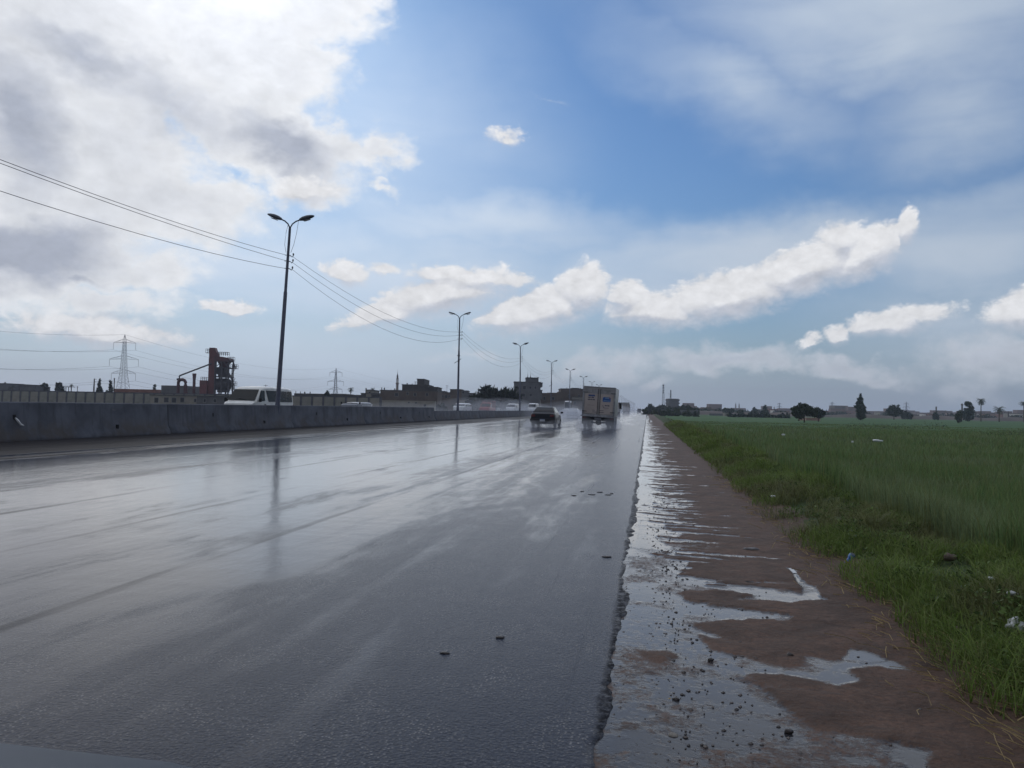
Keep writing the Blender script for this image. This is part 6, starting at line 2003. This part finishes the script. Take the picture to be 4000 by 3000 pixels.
    b.v = [(x * (1.0 if z < 0 else 0.8), y * (0.8 if z < 0.01 else 1.0) + 0.006 * math.sin(z * 60), z) for x, y, z in b.v]
    c = b.build('can_body', mat('can_blue', (0.045, 0.14, 0.38), 0.3, 0.3, var=0.1), can, smooth=True)
    MB().lathe([(0.0335, -0.045), (0.0345, -0.042), (0.034, -0.022), (0.033, -0.02)], 14).build('orange_band', mat('can_orange', (0.42, 0.13, 0.03), 0.35, var=0.1), can, smooth=True)
    MB().lathe([(0.024, 0.0605), (0.022, 0.063), (0.010, 0.0632)], 14).build('lid', M_STEEL, can, smooth=True)
    can.rotation_euler = (R(28), R(12), R(30))
    can.scale = (0.85, 0.85, 0.85)
    # black strip of rubber and a pale plastic tape
    p, q = ground(2896, 2272, -0.025), ground(2974, 2285, -0.025)
    r_ = p.lerp(q, 0.7) + Vector((0, -0.012, 0))
    MB().tube([p, p.lerp(q, 0.35) + Vector((0, 0, 0.004)), r_, q], [0.006, 0.009, 0.011, 0.007], 6).build('rubber_strip', M_BLACK, None, label='black strip of rubber on the mud beside the rivulet', category='rubber strip')
    pts = [ground(x, y, -0.026) for x, y in ((3062, 2199), (3082, 2204), (3096, 2222), (3112, 2240), (3098, 2240), (3078, 2220))]
    MB().prism([(v.x, v.y) for v in pts], -0.033, -0.021, 'z').build('plastic_tape', white, None, label='pale strip of plastic tape pointing at the rivulet on the mud', category='plastic tape')
    # straw
    b = MB()
    r = random.Random(5)
    for _ in range(420):
        y = 2.9 * (16 / 2.9) ** r.random()
        x = 1.52 + r.gauss(0, 0.13)
        z = float(verge_z(np.array([max(x, 1.5)]), np.array([y]))[0]) + r.uniform(0.008, 0.05)
        a = r.gauss(2.2, 0.6)
        ln = r.uniform(0.05, 0.20)
        d = Vector((math.cos(a), math.sin(a), r.uniform(-0.05, 0.2))) * ln / 2
        k = Vector((r.uniform(-1, 1), r.uniform(-1, 1), 0.5)) * ln * 0.12
        c = Vector((x, y, z))
        b.tube([c - d, c + k, c + d], r.uniform(0.0012, 0.0024) * (1 + y * 0.07), 3)
    b.build('straw_litter', mat('dry_straw', (0.30, 0.22, 0.10), 0.8, var=0.4, vscale=3), None, kind='stuff')
    b = MB()
    where = ['left of the brown rock at the grass edge', 'curving out of the grass below the blue drink can', 'short, left of the bent stalk by the rock', 'pointing at the crumpled bag from below', 'longest, at the right edge on the mud', 'standing upright below the brown rock', 'upright, between drink can and brown rock']
    for i, pts in enumerate(([(3625, 2465), (3700, 2500), (3735, 2545)], [(3290, 2288), (3400, 2330), (3425, 2338)], [(3485, 2408), (3555, 2447)], [(3800, 2640), (3850, 2660), (3870, 2672)], [(3920, 2650), (3998, 2700)], [(3818, 2530), (3823, 2590)], [(3450, 2330), (3455, 2380)])):
        q = [on_verge(*p) + Vector((0, 0, 0.03)) for p in pts]
        MB().tube(q, 0.0035, 5).build('straw_stalk', MATS['dry_straw'], None, label='dry yellow stalk ' + where[i], category='straw', group='dry stalks along the grass edge')
    # gravel on wet shoulder and asphalt rim
    P = []
    b = MB()
    for _ in range(1500):
        y = 2.5 * (14 / 2.5) ** r.random()
        x = ROAD_R + (abs(r.gauss(0, 0.35)) if r.random() < 0.7 else r.uniform(0.2, 1.6))
        if x > 1.5:
            continue
        s = r.choice((0.003, 0.004, 0.005, 0.008)) * r.uniform(0.7, 1.3) * (1 + y * 0.05)
        z = -0.022 - 0.002 + 0.02 * max(0.0, 1 - (x - ROAD_R) / 0.45)
        c = [(x + s * dx * r.uniform(0.7, 1.3), y + s * dy * r.uniform(0.7, 1.3), z + s * dz) for dx, dy, dz in ((1, 0, 0), (0, 1, 0), (-1, 0, 0), (0, -1, 0), (0.15, 0.1, 0.55), (0, 0, -1))]
        b.add(c, [(0, 1, 4), (1, 2, 4), (2, 3, 4), (3, 0, 4), (1, 0, 5), (2, 1, 5), (3, 2, 5), (0, 3, 5)])
    b.build('gravel', mat('wet_gravel', (0.085, 0.070, 0.060), 0.6, var=0.7, vscale=30), None, kind='stuff')


litter()


# ------------------------------------------------------------------ road spray and haze
def volume_mat(name, density, col=(0.86, 0.89, 0.95), aniso=0.2):
    m = bpy.data.materials.new(name)
    m.use_nodes = True
    nt = m.node_tree
    nt.nodes.clear()
    out = nt.nodes.new('ShaderNodeOutputMaterial')
    v = nt.nodes.new('ShaderNodeVolumePrincipled')
    v.inputs['Color'].default_value = (*col, 1)
    v.inputs['Density'].default_value = density
    v.inputs['Anisotropy'].default_value = aniso
    nt.links.new(v.outputs[0], out.inputs['Volume'])
    m.cycles.homogeneous_volume = True
    return m


def build_air():
    x0, x1, y0, y1 = -1400.0, 1500.0, -60.0, 2100.0
    MB().box(x0, x1, y0, y1, -1.9, 62.0).build('haze', volume_mat('haze_air', 0.00032, (0.80, 0.87, 1.0)), None, kind='stuff')

    # spray that the traffic throws up: soft sided clouds of droplets on the road
    def cloud(name, c, r, density):
        bm = bmesh.new()
        bmesh.ops.create_icosphere(bm, subdivisions=3, radius=1.0)
        for v in bm.verts:
            v.co = Vector((v.co.x * r[0], v.co.y * r[1], v.co.z * r[2]))
        me = bpy.data.meshes.new(name)
        bm.to_mesh(me)
        bm.free()
        me.materials.append(volume_mat(name, density, (0.90, 0.93, 1.0), 0.3))
        link(name, me, None, None, c, kind='stuff')
    q = ground(2336, 1674)
    for dx in (-0.85, 0.85):
        cloud('spray_mist', (q.x + dx, q.y + 0.6, 0.10), (0.75, 2.6, 0.75), 0.16)
    cloud('spray_mist', (q.x, q.y - 1.0, 0.05), (1.5, 4.5, 0.6), 0.05)
    q = ground(2118, 1669)
    for dx in (-0.75, 0.75):
        cloud('spray_mist', (q.x + dx, q.y + 0.6, 0.06), (0.6, 2.2, 0.5), 0.17)
    cloud('spray_mist', (q.x, q.y - 0.8, 0.05), (1.2, 3.5, 0.45), 0.05)
    cloud('spray_mist', (-10.3, 106.0, 0.2), (2.2, 8.0, 1.2), 0.10)
    r = random.Random(3)
    for i in range(7):
        y = 120 + 62 * i
        cloud('spray_mist', (-8.8 + r.uniform(-2, 2), y, 0.2), (r.uniform(5, 8), 46, r.uniform(1.6, 2.6) * (1 + y / 500)), 0.0035)
    for i in range(14):
        y = 82 + 19 * i
        cloud('spray_mist', (-25.0 + r.uniform(-3, 3), y + r.uniform(-5, 5), 0.15), (r.uniform(3.0, 5.5), r.uniform(12, 22), r.uniform(1.5, 2.8)), 0.010)


build_air()
